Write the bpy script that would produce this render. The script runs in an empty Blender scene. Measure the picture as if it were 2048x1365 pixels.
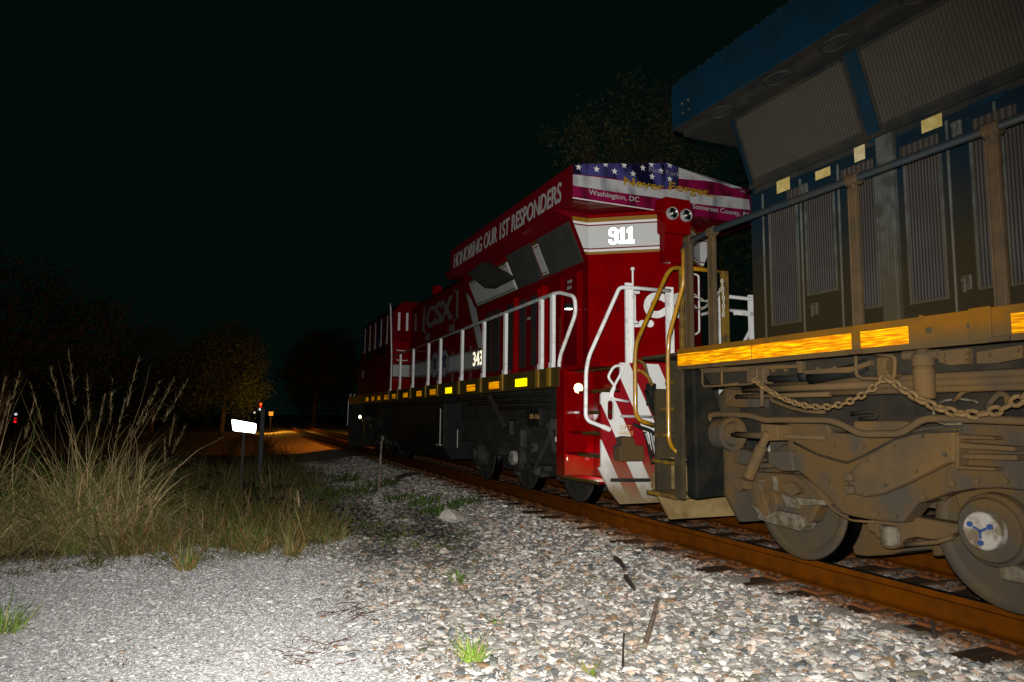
import bpy, bmesh, math, random
import numpy as np
from mathutils import Vector, Matrix
random.seed(7); rng = np.random.default_rng(11)
R = math.radians
scn = bpy.context.scene

# ------------------------------------------------------------------ camera, sky, flash
# track frame: x across the track (0 = centre line), y along it, z above the top of the rails
CAM = np.array([-5.8, 0.0, 1.28]); FPX = 1365.0
_yd = np.array([440 - 1024.0, 822 - 682.5, FPX]); _yd /= np.linalg.norm(_yd)
_s, _c = math.sin(.012), math.cos(.012)
_u = np.array([_s, -_c, -(_s * _yd[0] - _c * _yd[1]) / _yd[2]]); _u /= np.linalg.norm(_u)
_x = np.cross(_yd, _u)
if _x[0] < 0: _x = -_x
ROT = np.stack([_x, _yd, _u])          # camera frame (right, down, forward) -> track frame
def ray(px, py): return ROT @ np.array([px - 1024.0, py - 682.5, FPX])
def on(px, py, ax, val):               # survey: where the sight line meets the plane x|y|z = val
    v = ray(px, py); i = 'xyz'.index(ax)
    return CAM + (val - CAM[i]) / v[i] * v
cam = bpy.data.cameras.new('camera'); cam_o = bpy.data.objects.new('camera', cam)
scn.collection.objects.link(cam_o); scn.camera = cam_o
cam.sensor_width = 36; cam.lens = 36 * FPX / 2048; cam.clip_end = 2000; cam.clip_start = .05
m3 = Matrix(((ROT[0][0], -ROT[0][1], -ROT[0][2]), (ROT[1][0], -ROT[1][1], -ROT[1][2]), (ROT[2][0], -ROT[2][1], -ROT[2][2])))
cam_o.matrix_world = Matrix.Translation(CAM) @ m3.to_4x4()

w = bpy.data.worlds.new('World'); scn.world = w; w.use_nodes = True
bg = w.node_tree.nodes['Background']
bg.inputs['Color'].default_value = (.22, 1.0, .78, 1); bg.inputs['Strength'].default_value = .0034
# the camera's own flash gun: the one light that shows the near scene in the photograph
fl = bpy.data.lights.new('camera_flash', 'SPOT'); fl.shadow_soft_size = .03; fl.energy = 3500; fl.spot_size = R(112); fl.spot_blend = 1
fl.color = (1, .97, .93)
fo = bpy.data.objects.new('camera_flash', fl); scn.collection.objects.link(fo)
fo.matrix_world = Matrix.Translation(Vector(CAM) + m3 @ Vector((-.02, .10, -.02))) @ m3.to_4x4() @ Matrix.Rotation(R(-7), 4, 'X') @ Matrix.Rotation(R(3), 4, 'Y')
scn.view_settings.view_transform = 'Standard'; scn.view_settings.look = 'None'
scn.view_settings.exposure = 0; scn.view_settings.gamma = 1
scn.cycles.max_bounces = 5; scn.cycles.diffuse_bounces = 2; scn.cycles.glossy_bounces = 3
scn.cycles.sample_clamp_indirect = 3

# ------------------------------------------------------------------ helpers
class MB:
    def __init__(s, xf=None): s.v = []; s.f = []; s.xf = xf
    def add(s, vs, fs):
        n = len(s.v)
        s.v += [tuple(s.xf(p)) if s.xf else tuple(p) for p in vs]
        s.f += [tuple(i + n for i in f) for f in fs]; return s
    def box(s, x0, x1, y0, y1, z0, z1):
        return s.add([(x, y, z) for x in (x0, x1) for y in (y0, y1) for z in (z0, z1)],
                     [(0, 1, 3, 2), (4, 6, 7, 5), (0, 4, 5, 1), (2, 3, 7, 6), (0, 2, 6, 4), (1, 5, 7, 3)])
    def prism(s, pts, ax, a, b):       # polygon in the two other axes, pushed from a to b along ax
        def q(p, t): return {'x': (t, p[0], p[1]), 'y': (p[0], t, p[1]), 'z': (p[0], p[1], t)}[ax]
        n = len(pts)
        return s.add([q(p, a) for p in pts] + [q(p, b) for p in pts],
                     [tuple(range(n))[::-1], tuple(range(n, 2 * n))] + [(i, (i + 1) % n, n + (i + 1) % n, n + i) for i in range(n)])
    def slab(s, pts, nrm, t):          # any planar polygon given thickness t along nrm
        n = len(pts); d = np.array(nrm, float) * t
        p2 = [tuple(np.array(p) + d) for p in pts]
        return s.add([tuple(p) for p in pts] + p2, [tuple(range(n))[::-1], tuple(range(n, 2 * n))] + [(i, (i + 1) % n, n + (i + 1) % n, n + i) for i in range(n)])
    def cyl(s, p0, p1, r0, r1=None, n=16):
        r1 = r0 if r1 is None else r1
        p0 = Vector(p0); p1 = Vector(p1); d = (p1 - p0).normalized()
        a = d.orthogonal().normalized(); b = d.cross(a)
        ring = lambda p, r: [tuple(p + a * r * math.cos(2 * math.pi * i / n) + b * r * math.sin(2 * math.pi * i / n)) for i in range(n)]
        return s.add(ring(p0, r0) + ring(p1, r1), [tuple(range(n))[::-1], tuple(range(n, 2 * n))] + [(i, (i + 1) % n, n + (i + 1) % n, n + i) for i in range(n)])
    def lathe(s, base, axis, prof, n=18, cap=True):   # prof: (distance along axis, radius)
        base = Vector(base); d = Vector(axis).normalized(); a = d.orthogonal().normalized(); b = d.cross(a)
        vs = []; fs = []
        for t, r in prof:
            for i in range(n):
                an = 2 * math.pi * i / n; vs.append(tuple(base + d * t + a * r * math.cos(an) + b * r * math.sin(an)))
        for k in range(len(prof) - 1):
            for i in range(n): j = (i + 1) % n; fs.append((k * n + i, k * n + j, (k + 1) * n + j, (k + 1) * n + i))
        if cap: fs.append(tuple(range(n))[::-1]); fs.append(tuple(range((len(prof) - 1) * n, len(prof) * n)))
        return s.add(vs, fs)
    def tube(s, pts, r, n=8, closed=False, rnd=0, flat=1.0):
        P = [Vector(p) for p in pts]
        if rnd: P = rounded(P, rnd, closed)
        m = len(P); vs = []; fs = []; up = None
        for i in range(m):
            if closed: t = (P[(i + 1) % m] - P[i - 1])
            else: t = P[min(i + 1, m - 1)] - P[max(i - 1, 0)]
            if t.length < 1e-9: t = Vector((0, 0, 1))
            t.normalize()
            if up is None: up = t.orthogonal().normalized()
            up = (up - t * up.dot(t)); up = up.normalized() if up.length > 1e-6 else t.orthogonal().normalized()
            b = t.cross(up); rr = r[i] if isinstance(r, (list, tuple)) else r
            for k in range(n):
                an = 2 * math.pi * (k + .5) / n; vs.append(tuple(P[i] + up * rr * math.cos(an) + b * rr * flat * math.sin(an)))
        for i in range(m if closed else m - 1):
            j = (i + 1) % m
            for k in range(n): l = (k + 1) % n; fs.append((i * n + k, i * n + l, j * n + l, j * n + k))
        if not closed: fs += [tuple(range(n))[::-1], tuple(range((m - 1) * n, m * n))]
        return s.add(vs, fs)
    def build(s, name, mat, parent=None, bevel=0, smooth=False):
        me = bpy.data.meshes.new(name); me.from_pydata(s.v, [], s.f); me.update()
        for m in (mat if isinstance(mat, (list, tuple)) else [mat]): me.materials.append(m)
        if smooth:
            for p in me.polygons: p.use_smooth = len(p.vertices) <= 4
        o = bpy.data.objects.new(name, me); scn.collection.objects.link(o)
        if bevel:
            b = o.modifiers.new('edge', 'BEVEL'); b.width = bevel; b.segments = 2; b.limit_method = 'ANGLE'; b.angle_limit = R(35)
        if parent: attach(o, parent)
        return o
def rounded(P, r, closed=False):
    out = []; m = len(P)
    for i in range(m):
        if not closed and i in (0, m - 1): out.append(P[i]); continue
        a, b, c = P[i - 1], P[i], P[(i + 1) % m]
        d1 = (a - b); d2 = (c - b); k = min(r, d1.length * .45, d2.length * .45)
        s, e = b + d1.normalized() * k, b + d2.normalized() * k
        for t in (0, .25, .5, .75, 1): out.append(s * (1 - t) ** 2 + b * 2 * t * (1 - t) + e * t * t)
    return out
def attach(o, parent):
    o.parent = parent
    o.matrix_parent_inverse = Matrix.Translation(parent.location).inverted() if parent.type == 'EMPTY' else Matrix()
def thing(name, label, cat, loc=(0, 0, 0), group=None):
    o = bpy.data.objects.new(name, None); scn.collection.objects.link(o); o.location = loc; o.empty_display_size = .2
    tag(o, label, cat, group); return o
def tag(o, label=None, cat=None, group=None, kind=None):
    if label: o['label'] = label
    if cat: o['category'] = cat
    if group: o['group'] = group
    if kind: o['kind'] = kind
    return o
FIT = []
def text(body, org, xd, up, size, mat, parent, name='lettering', width=None, bold=0, shear=0, align='LEFT', ext=.002):
    c = bpy.data.curves.new(name, 'FONT'); c.body = body; c.size = size; c.extrude = ext; c.offset = bold; c.shear = shear
    c.align_x = align; c.materials.append(mat); c.resolution_u = 4
    o = bpy.data.objects.new(name, c); scn.collection.objects.link(o)
    xd = Vector(xd).normalized(); up = Vector(up); up = (up - xd * up.dot(xd)).normalized(); n = xd.cross(up)
    if parent: attach(o, parent)
    o.matrix_basis = Matrix.Translation(Vector(org)) @ Matrix((xd, up, n)).transposed().to_4x4()
    if width: FIT.append((o, width))
    return o

# ------------------------------------------------------------------ materials
def newmat(name):
    m = bpy.data.materials.new(name); m.use_nodes = True; nt = m.node_tree
    return m, nt, nt.nodes['Principled BSDF'], nt.nodes, nt.links
def vec(c): return (c[0], c[1], c[2], 1)
def mat(name, col, rough=.6, col2=None, scale=6, spec=.4, metal=0, bump=0, bscale=40, coat=0, thr=(.4, .65), detail=4, zdirt=None, stretch=None):
    m, nt, b, N, L = newmat(name)
    b.inputs['Base Color'].default_value = vec(col); b.inputs['Roughness'].default_value = rough
    b.inputs['Metallic'].default_value = metal; b.inputs['Specular IOR Level'].default_value = spec
    b.inputs['Coat Weight'].default_value = coat; b.inputs['Coat Roughness'].default_value = .06
    tc = N.new('ShaderNodeTexCoord'); last = None; co = tc.outputs['Object']
    if stretch:
        mp = N.new('ShaderNodeMapping'); mp.inputs['Scale'].default_value = stretch; L.new(co, mp.inputs['Vector']); co = mp.outputs['Vector']
    if col2 is not None:
        n = N.new('ShaderNodeTexNoise'); n.inputs['Scale'].default_value = scale; n.inputs['Detail'].default_value = detail; L.new(co, n.inputs['Vector'])
        r = N.new('ShaderNodeMapRange'); r.inputs['From Min'].default_value = thr[0]; r.inputs['From Max'].default_value = thr[1]; L.new(n.outputs['Fac'], r.inputs['Value'])
        x = N.new('ShaderNodeMix'); x.data_type = 'RGBA'; L.new(r.outputs['Result'], x.inputs['Factor'])
        x.inputs['A'].default_value = vec(col); x.inputs['B'].default_value = vec(col2); last = x.outputs['Result']
    if zdirt:      # road dirt thrown up from the track: (colour, z where full, z where gone, noise)
        dc, z0, z1, amt = zdirt
        sp = N.new('ShaderNodeSeparateXYZ'); L.new(tc.outputs['Object'], sp.inputs[0])
        n2 = N.new('ShaderNodeTexNoise'); n2.inputs['Scale'].default_value = 2.2; n2.inputs['Detail'].default_value = 6; L.new(tc.outputs['Object'], n2.inputs['Vector'])
        ma = N.new('ShaderNodeMath'); ma.operation = 'MULTIPLY_ADD'; L.new(n2.outputs['Fac'], ma.inputs[0]); ma.inputs[1].default_value = amt; L.new(sp.outputs['Z'], ma.inputs[2])
        r2 = N.new('ShaderNodeMapRange'); r2.inputs['From Min'].default_value = z1 + amt / 2; r2.inputs['From Max'].default_value = z0 + amt / 2; L.new(ma.outputs[0], r2.inputs['Value'])
        x2 = N.new('ShaderNodeMix'); x2.data_type = 'RGBA'; L.new(r2.outputs['Result'], x2.inputs['Factor'])
        if last: L.new(last, x2.inputs['A'])
        else: x2.inputs['A'].default_value = vec(col)
        x2.inputs['B'].default_value = vec(dc); last = x2.outputs['Result']
    if last: L.new(last, b.inputs['Base Color'])
    if bump:
        n = N.new('ShaderNodeTexNoise'); n.inputs['Scale'].default_value = bscale; n.inputs['Detail'].default_value = 3; L.new(co, n.inputs['Vector'])
        bp = N.new('ShaderNodeBump'); bp.inputs['Strength'].default_value = bump; bp.inputs['Distance'].default_value = .01
        L.new(n.outputs['Fac'], bp.inputs['Height']); L.new(bp.outputs['Normal'], b.inputs['Normal'])
    return m
def ribbed(name, c1, c2, freq, axis='Y', rough=.7, bump=.5, blot=None):   # fine slats or mesh woven into one panel
    m, nt, b, N, L = newmat(name); b.inputs['Roughness'].default_value = rough; b.inputs['Specular IOR Level'].default_value = .25
    tc = N.new('ShaderNodeTexCoord'); sp = N.new('ShaderNodeSeparateXYZ'); L.new(tc.outputs['Object'], sp.inputs[0])
    nz = N.new('ShaderNodeTexNoise'); nz.inputs['Scale'].default_value = 3; nz.inputs['Detail'].default_value = 5; L.new(tc.outputs['Object'], nz.inputs['Vector'])
    a = N.new('ShaderNodeMath'); a.operation = 'MULTIPLY'; a.inputs[1].default_value = freq * 2 * math.pi; L.new(sp.outputs[axis], a.inputs[0])
    s = N.new('ShaderNodeMath'); s.operation = 'SINE'; L.new(a.outputs[0], s.inputs[0])
    r = N.new('ShaderNodeMapRange'); r.inputs['From Min'].default_value = -1; L.new(s.outputs[0], r.inputs['Value'])
    mu = N.new('ShaderNodeMath'); mu.operation = 'MULTIPLY'; L.new(r.outputs['Result'], mu.inputs[0]); L.new(nz.outputs['Fac'], mu.inputs[1])
    r2 = N.new('ShaderNodeMapRange'); r2.inputs['From Min'].default_value = .05; r2.inputs['From Max'].default_value = .6; L.new(mu.outputs[0], r2.inputs['Value'])
    x = N.new('ShaderNodeMix'); x.data_type = 'RGBA'; L.new(r2.outputs['Result'], x.inputs['Factor']); x.inputs['A'].default_value = vec(c1); x.inputs['B'].default_value = vec(c2)
    L.new(x.outputs['Result'], b.inputs['Base Color'])
    bp = N.new('ShaderNodeBump'); bp.inputs['Strength'].default_value = bump; bp.inputs['Distance'].default_value = .01
    L.new(r.outputs['Result'], bp.inputs['Height']); L.new(bp.outputs['Normal'], b.inputs['Normal'])
    return m
def retro(name, col, gain, rough=.4, streak=None, base=None):
    # retroreflective sheeting: a lobe centred on the direction the light came from, so it answers the flash
    m, nt, b, N, L = newmat(name); out = N['Material Output']
    b.inputs['Base Color'].default_value = vec(base or col); b.inputs['Roughness'].default_value = .5; b.inputs['Specular IOR Level'].default_value = .1
    g = N.new('ShaderNodeBsdfGlossy'); g.inputs['Roughness'].default_value = rough
    g.inputs['Color'].default_value = vec([c * gain for c in col])
    ge = N.new('ShaderNodeNewGeometry'); L.new(ge.outputs['Incoming'], g.inputs['Normal'])
    if streak:
        tc = N.new('ShaderNodeTexCoord'); mp = N.new('ShaderNodeMapping'); mp.inputs['Scale'].default_value = streak; L.new(tc.outputs['Object'], mp.inputs['Vector'])
        n = N.new('ShaderNodeTexNoise'); n.inputs['Scale'].default_value = 1; n.inputs['Detail'].default_value = 4; L.new(mp.outputs['Vector'], n.inputs['Vector'])
        r = N.new('ShaderNodeMapRange'); r.inputs['From Min'].default_value = .42; r.inputs['From Max'].default_value = .68; L.new(n.outputs['Fac'], r.inputs['Value'])
        x = N.new('ShaderNodeMix'); x.data_type = 'RGBA'; L.new(r.outputs['Result'], x.inputs['Factor'])
        x.inputs['A'].default_value = (.34 * gain, .09 * gain, 0, 1); x.inputs['B'].default_value = vec([c * gain for c in col]); L.new(x.outputs['Result'], g.inputs['Color'])
    ad = N.new('ShaderNodeAddShader'); L.new(b.outputs[0], ad.inputs[0]); L.new(g.outputs[0], ad.inputs[1]); L.new(ad.outputs[0], out.inputs['Surface'])
    return m
def lamp(name, col, s):
    m, nt, b, N, L = newmat(name); e = N.new('ShaderNodeEmission'); e.inputs['Color'].default_value = vec(col); e.inputs['Strength'].default_value = s
    L.new(e.outputs[0], N['Material Output'].inputs['Surface']); return m
def attr(name, rough=.9, spec=.2, sss=0, bump=0):       # colour carried by the piece itself (each stone, each blade)
    m, nt, b, N, L = newmat(name); a = N.new('ShaderNodeAttribute'); a.attribute_name = 'Col'
    L.new(a.outputs['Color'], b.inputs['Base Color']); b.inputs['Roughness'].default_value = rough; b.inputs['Specular IOR Level'].default_value = spec
    if bump:
        tc = N.new('ShaderNodeTexCoord'); n = N.new('ShaderNodeTexNoise'); n.inputs['Scale'].default_value = 60; n.inputs['Detail'].default_value = 4; L.new(tc.outputs['Object'], n.inputs['Vector'])
        bp = N.new('ShaderNodeBump'); bp.inputs['Strength'].default_value = bump; bp.inputs['Distance'].default_value = .02; L.new(n.outputs['Fac'], bp.inputs['Height']); L.new(bp.outputs['Normal'], b.inputs['Normal'])
    return m
def zbands(name, bands, dirt=.0):      # painted stripes at fixed heights: [(z_top, colour) ...] from the bottom up
    m, nt, b, N, L = newmat(name); tc = N.new('ShaderNodeTexCoord'); sp = N.new('ShaderNodeSeparateXYZ'); L.new(tc.outputs['Object'], sp.inputs[0])
    last = None
    for zt, c in reversed(bands):
        if last is None: last = c; continue
        lt = N.new('ShaderNodeMath'); lt.operation = 'LESS_THAN'; lt.inputs[1].default_value = zt; L.new(sp.outputs['Z'], lt.inputs[0])
        x = N.new('ShaderNodeMix'); x.data_type = 'RGBA'; L.new(lt.outputs[0], x.inputs['Factor'])
        if isinstance(last, tuple): x.inputs['A'].default_value = vec(last)
        else: L.new(last, x.inputs['A'])
        x.inputs['B'].default_value = vec(c); last = x.outputs['Result']
    L.new(last, b.inputs['Base Color']); b.inputs['Roughness'].default_value = .35; return m
def diag(name, c1, c2, ax, az, period, duty, off, dirtc, z0, z1):
    m, nt, b, N, L = newmat(name); tc = N.new('ShaderNodeTexCoord'); sp = N.new('ShaderNodeSeparateXYZ'); L.new(tc.outputs['Object'], sp.inputs[0])
    M = lambda op, a, bb: _math(N, L, op, a, bb)
    u = M('ADD', M('MULTIPLY', sp.outputs['X'], ax), M('MULTIPLY', sp.outputs['Z'], az)); u = M('ADD', u, off)
    fr = M('FRACT', M('DIVIDE', u, period), 0); lt = M('LESS_THAN', fr, duty)
    x = N.new('ShaderNodeMix'); x.data_type = 'RGBA'; L.new(lt, x.inputs['Factor']); x.inputs['A'].default_value = vec(c1); x.inputs['B'].default_value = vec(c2)
    n = N.new('ShaderNodeTexNoise'); n.inputs['Scale'].default_value = 5; n.inputs['Detail'].default_value = 6; L.new(tc.outputs['Object'], n.inputs['Vector'])
    z = M('ADD', sp.outputs['Z'], M('MULTIPLY', n.outputs['Fac'], .5))
    r = N.new('ShaderNodeMapRange'); r.inputs['From Min'].default_value = z1 + .25; r.inputs['From Max'].default_value = z0 + .25; L.new(z, r.inputs['Value'])
    x2 = N.new('ShaderNodeMix'); x2.data_type = 'RGBA'; L.new(r.outputs['Result'], x2.inputs['Factor']); L.new(x.outputs['Result'], x2.inputs['A']); x2.inputs['B'].default_value = vec(dirtc)
    L.new(x2.outputs['Result'], b.inputs['Base Color']); b.inputs['Roughness'].default_value = .45; return m
def _math(N, L, op, a, b):
    n = N.new('ShaderNodeMath'); n.operation = op
    for i, q in enumerate((a, b)):
        if isinstance(q, (int, float)): n.inputs[i].default_value = q
        else: L.new(q, n.inputs[i])
    return n.outputs[0]

DIRT = (.072, .042, .014); DUST = (.098, .058, .021)
M = dict(
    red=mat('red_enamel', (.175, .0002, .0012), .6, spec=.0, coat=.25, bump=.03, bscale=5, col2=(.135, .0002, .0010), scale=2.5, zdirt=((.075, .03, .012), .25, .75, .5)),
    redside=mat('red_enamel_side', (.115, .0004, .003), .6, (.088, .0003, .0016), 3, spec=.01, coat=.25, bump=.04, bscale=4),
    redwing=mat('crimson_enamel', (.115, .0006, .005), .6, (.095, .0006, .004), 2, spec=.05, coat=.25, bump=.04, bscale=4),
    white=mat('white_paint', (.62, .62, .6), .4, (.5, .5, .47), 9),
    white_rail=mat('white_rail_paint', (.68, .68, .66), .4, (.45, .42, .36), 11, thr=(.55, .75)),
    silver=mat('silver_paint', (.40, .41, .40), .45, (.35, .36, .35), 3),
    gold=mat('gold_paint', (.24, .13, .008), .5, (.18, .10, .01), 8),
    goldsill=mat('shaded_gold_paint', (.16, .10, .012), .55, (.11, .075, .012), 4),  # gold paint with the shade along the sill put into its colour
    yellow=mat('yellow_paint', (.40, .19, .004), .35, (.28, .14, .01), 12, coat=.3),
    yellowdirty=mat('dusty_yellow_paint', (.20, .11, .004), .7, DIRT, 9),
    graygrille=ribbed('gray_grille', (.022, .024, .022), (.045, .048, .044), 28, 'Z', .6, .3),
    grayscreen=mat('gray_radiator_mesh', (.050, .054, .046), .7, (.040, .042, .036), 4, spec=.2, bump=.2, bscale=120),
    bluehood=mat('dirty_blue_paint', (.002, .020, .040), .55, (.006, .024, .036), 3, spec=.25, bump=.08, bscale=10, zdirt=((.045, .033, .010), 2.45, 3.25, .7)),
    bluewing=mat('blue_paint', (.001, .036, .070), .5, (.003, .026, .048), 2.5, spec=.3, bump=.05, bscale=3),
    bluebrown=mat('dirty_underside', (.045, .040, .028), .8, (.02, .026, .026), 5, spec=.15),
    bluescreen=ribbed('dusty_radiator_mesh', (.042, .036, .024), (.070, .061, .045), 34, 'Y', .85, .3),
    bluegrille=ribbed('dusty_door_grille', (.030, .024, .018), (.080, .070, .060), 40, 'Y', .7, .5),
    grayseam=mat('worn_gray_strip', (.10, .11, .10), .5, (.05, .05, .04), 8, zdirt=((.075, .06, .03), 2.2, 3.0, .6)),
    ventm=ribbed('vent_grille', (.03, .025, .018), (.085, .068, .056), 22, 'Y', .8, .4),
    post=mat('dusty_post', (.14, .085, .038), .7, (.095, .065, .03), 7, spec=.2, bump=.1, bscale=60),
    rail_dark=mat('dark_handrail', (.016, .026, .032), .5, (.03, .03, .025), 8),
    sill=mat('orange_brown_sill', (.19, .075, .002), .65, (.12, .06, .006), 4, spec=.2, zdirt=((.085, .055, .02), 1.76, 1.88, .12)),
    truck=mat('dust_coated_steel', DUST, .9, (.058, .050, .036), 2.6, spec=.12, bump=.5, bscale=55, thr=(.44, .60), detail=6),
    truck2=mat('dust_coated_steel_tan', (.122, .071, .026), .9, (.070, .052, .030), 3, spec=.12, bump=.25, bscale=40, thr=(.35, .7)),
    pale=mat('pale_dried_mud', (.17, .15, .11), .85, (.09, .065, .03), 14, spec=.15, bump=.3, bscale=50),
    underd=mat('grimy_underframe', (.040, .032, .020), .9, (.022, .02, .016), 5, spec=.1, bump=.2),
    truckr=mat('grimy_black_steel', (.050, .046, .034), .7, (.025, .026, .022), 6, spec=.25, bump=.25, bscale=30),
    black=mat('black_steel', (.008, .009, .008), .6, (.012, .012, .010), 5, spec=.1),
    flap=mat('black_panel', (.010, .012, .011), .7, (.035, .028, .016), 4, spec=.08, thr=(.45, .75)),
    tread=mat('polished_tread', (.02, .02, .02), .3, metal=1),
    wheel=mat('dusty_wheel_plate', (.062, .052, .036), .75, (.085, .058, .028), 4, spec=.25, bump=.1, bscale=15),
    glass=mat('dark_glass', (.006, .008, .008), .08, spec=.5),
    chrome=mat('lamp_reflector', (.75, .75, .72), .12, metal=1),
    tan=mat('tan_painted_step', (.34, .235, .095), .7, (.17, .115, .045), 4, spec=.15),
    steelpale=mat('pale_axle_cap', (.42, .38, .33), .6, (.16, .12, .07), 9, thr=(.45, .6), bump=.3),
    bluemark=mat('blue_cast_mark', (.03, .09, .30), .6),
    chain=mat('dusty_chain', (.17, .105, .038), .8, (.12, .075, .03), 20, spec=.2),
    galv=mat('zinc_chain', (.35, .33, .26), .5),
    rust=mat('rail_rust', (.112, .030, .0006), .85, (.075, .022, .001), 7, spec=.03, bump=.12, bscale=50),
    railtop=mat('worn_rail_head', (.012, .010, .009), .35, spec=.3),
    plate=mat('rusty_plate', (.16, .045, .003), .85, (.08, .028, .006), 14, bump=.3),
    wood=mat('creosoted_wood', (.034, .021, .014), .85, (.075, .036, .012), 3, spec=.15, bump=.6, bscale=25, stretch=(1, 9, 9)),
    stick=mat('dead_wood', (.21, .16, .11), .9, (.10, .07, .045), 12, bump=.6, bscale=40),
    darkstick=mat('dark_dead_wood', (.022, .016, .011), .9, (.045, .032, .02), 14, bump=.6, bscale=40),
    rock=mat('pale_rock', (.42, .39, .33), .9, (.28, .26, .22), 8, bump=.5, bscale=18),
    greenplant=mat('green_leaf', (.03, .10, .006), .5, (.05, .13, .01), 8),
    bark=mat('bark', (.06, .045, .03), .95, (.03, .022, .015), 8, bump=.6),
    concrete=mat('gray_metal_post', (.055, .062, .062), .7, (.04, .045, .042), 5),
    magenta=mat('magenta_print', (.22, .003, .050), .4, (.07, .002, .012), 4.5, thr=(.42, .62), detail=1, stretch=(1, 1, .35)),
    navy=mat('violet_print', (.060, .055, .20), .4, (.004, .004, .022), 3.2, thr=(.42, .6), detail=1, stretch=(1.6, 1, .5)),
    whiteprint=mat('white_print', (.46, .46, .46), .4, (.20, .20, .22), 4, thr=(.5, .72), detail=1, stretch=(1.3, 1, .5)),
    goldprint=mat('gold_print', (.34, .20, .01), .4, (.16, .09, .006), 12),
    darktext=mat('gray_print', (.20, .20, .20), .5),
    sticker=mat('yellow_sticker', (.50, .40, .14), .6, (.40, .29, .08), 25),
    sticker_pale=mat('cream_sticker', (.55, .47, .28), .6, (.45, .36, .17), 25),
    retro_white=retro('white_retroreflective_sheet', (1, 1, .97), .95, .34),
    retro_num=retro('white_retroreflective_numerals', (1, 1, 1), .75, .36),
    retro_num2=retro('dim_retroreflective_numerals', (1, .93, .7), .35, .45),
    retro_yellow=retro('yellow_retroreflective_sheet', (1, .78, .0), .26, .40, base=(.3, .2, .0)),
    retro_orange=retro('orange_retroreflective_sheet', (1, .46, .0), .20, .40, streak=(1.0, 1.2, 70), base=(.2, .09, .0)),
    retro_oct=retro('cream_retroreflective_sheet', (1, .82, .32), .42, .40),
    retro_sill=retro('amber_retroreflective_tape', (1, .52, .0), .125, .45, streak=(1.0, 7.0, 120), base=(.16, .06, .002)),
)
def dim(m, k):
    for n in m.node_tree.nodes:
        if n.type == 'MIX': lst = (n.inputs['A'], n.inputs['B']) if n.data_type == 'RGBA' else ()
        elif n.type == 'BSDF_PRINCIPLED': lst = (n.inputs['Base Color'],)
        else: lst = ()
        for i in n.inputs if lst else ():
            if i.type == 'RGBA' and not i.is_linked and i.name in ('A', 'B', 'Base Color'): c = i.default_value; i.default_value = (c[0] * k, c[1] * k, c[2] * k, 1)
for _k, _n in ((.36, 'bluehood'), (.52, 'bluescreen bluegrille ventm grayseam'), (.6, 'steelpale'), (.4, 'bluemark'), (.40, 'bluewing bluebrown'), (.76, 'truck truck2'), (.66, 'wheel underd pale tan'), (.75, 'chain'), (.40, 'post'), (.5, 'flap'), (.72, 'sill yellow yellowdirty'), (.84, 'rust plate'), (.55, 'truckr'), (.36, 'goldsill'), (.5, 'concrete'),
               (.62, 'rail_dark grayscreen graygrille'), (.75, 'silver magenta navy whiteprint'), (.8, 'sticker sticker_pale')):
    for _m in _n.split(): dim(M[_m], _k)
M['stairgrime'] = mat('grimy_stair_steel', (.040, .030, .014), .85, (.026, .021, .013), 4, spec=.1, bump=.2)
M['dimwhite'] = mat('dimmed_white_lettering', (.11, .105, .095), .6)  # white letters coloured dark to stand for flash grazing the side
M['goldtext'] = mat('tan_lettering', (.45, .27, .08), .6)

# ------------------------------------------------------------------ ground
def bend(y): return max(0.0, y - 26) ** 2 / 2080.0       # the line eases to the right beyond the train
def gz(x, y):
    x = x - np.maximum(0, y - 26) ** 2 / 2080.0; a = np.abs(x)
    z = np.interp(a, [0, .95, 1.18, 1.5, 2.9, 3.6, 9, 30], [-.268, -.266, -.243, -.240, -.40, -.42, -.40, -.55])
    z = z + .022 * np.sin(y * 5.1 + np.sin(y * 2.3) * 2) * np.clip(1 - np.abs(a - 1.2) / .3, 0, 1)
    return z + (.018 * np.sin(x * 1.7 + y * .9) + .015 * np.sin(y * 1.3 - x * 2.3)) * np.clip((a - 1.4) / 1.2, 0, 1)
def mesh_np(name, v, f, mat_, col=None, smooth=False):
    me = bpy.data.meshes.new(name); k = f.shape[1]
    me.vertices.add(len(v)); me.vertices.foreach_set('co', v.astype(np.float32).ravel())
    me.loops.add(f.size); me.loops.foreach_set('vertex_index', f.astype(np.int32).ravel())
    me.polygons.add(len(f)); me.polygons.foreach_set('loop_start', np.arange(0, f.size, k, dtype=np.int32))
    me.polygons.foreach_set('loop_total', np.full(len(f), k, dtype=np.int32))
    me.update(calc_edges=True)
    me.polygons.foreach_set('use_smooth', np.full(len(f), smooth, dtype=bool))
    if col is not None:
        ca = me.color_attributes.new('Col', 'FLOAT_COLOR', 'POINT'); c4 = np.ones((len(v), 4), np.float32); c4[:, :3] = col; ca.data.foreach_set('color', c4.ravel())
    me.materials.append(mat_); o = bpy.data.objects.new(name, me); scn.collection.objects.link(o); return o
def soil_mask(x, y):     # 1 = overgrown soil, 0 = stone
    n = .35 * np.sin(x * 2.1 + 1.3) + .3 * np.sin(x * 5.3 - y) + .25 * np.sin(y * 2.7 + x * 1.9)
    edge = np.where(x < -4.3, 9.3, 9.3 + (x + 4.3) * .3) + .35 * n
    far = np.clip((y - edge) * 2.2, 0, 1)
    west = np.clip((-3.0 - x + .3 * n) * 1.5, 0, 1)
    m = far * west
    patch = np.exp(-(((x + 3.7) / 1.05) ** 2 + ((y - 9.2) / 1.7) ** 2)) * 1.25 + .75 * np.exp(-(((x + 2.75) / .6) ** 2 + ((y - 11.2) / 1.2) ** 2))
    return np.clip(np.maximum(m, patch * (1 + n) - .25), 0, 1)
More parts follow.
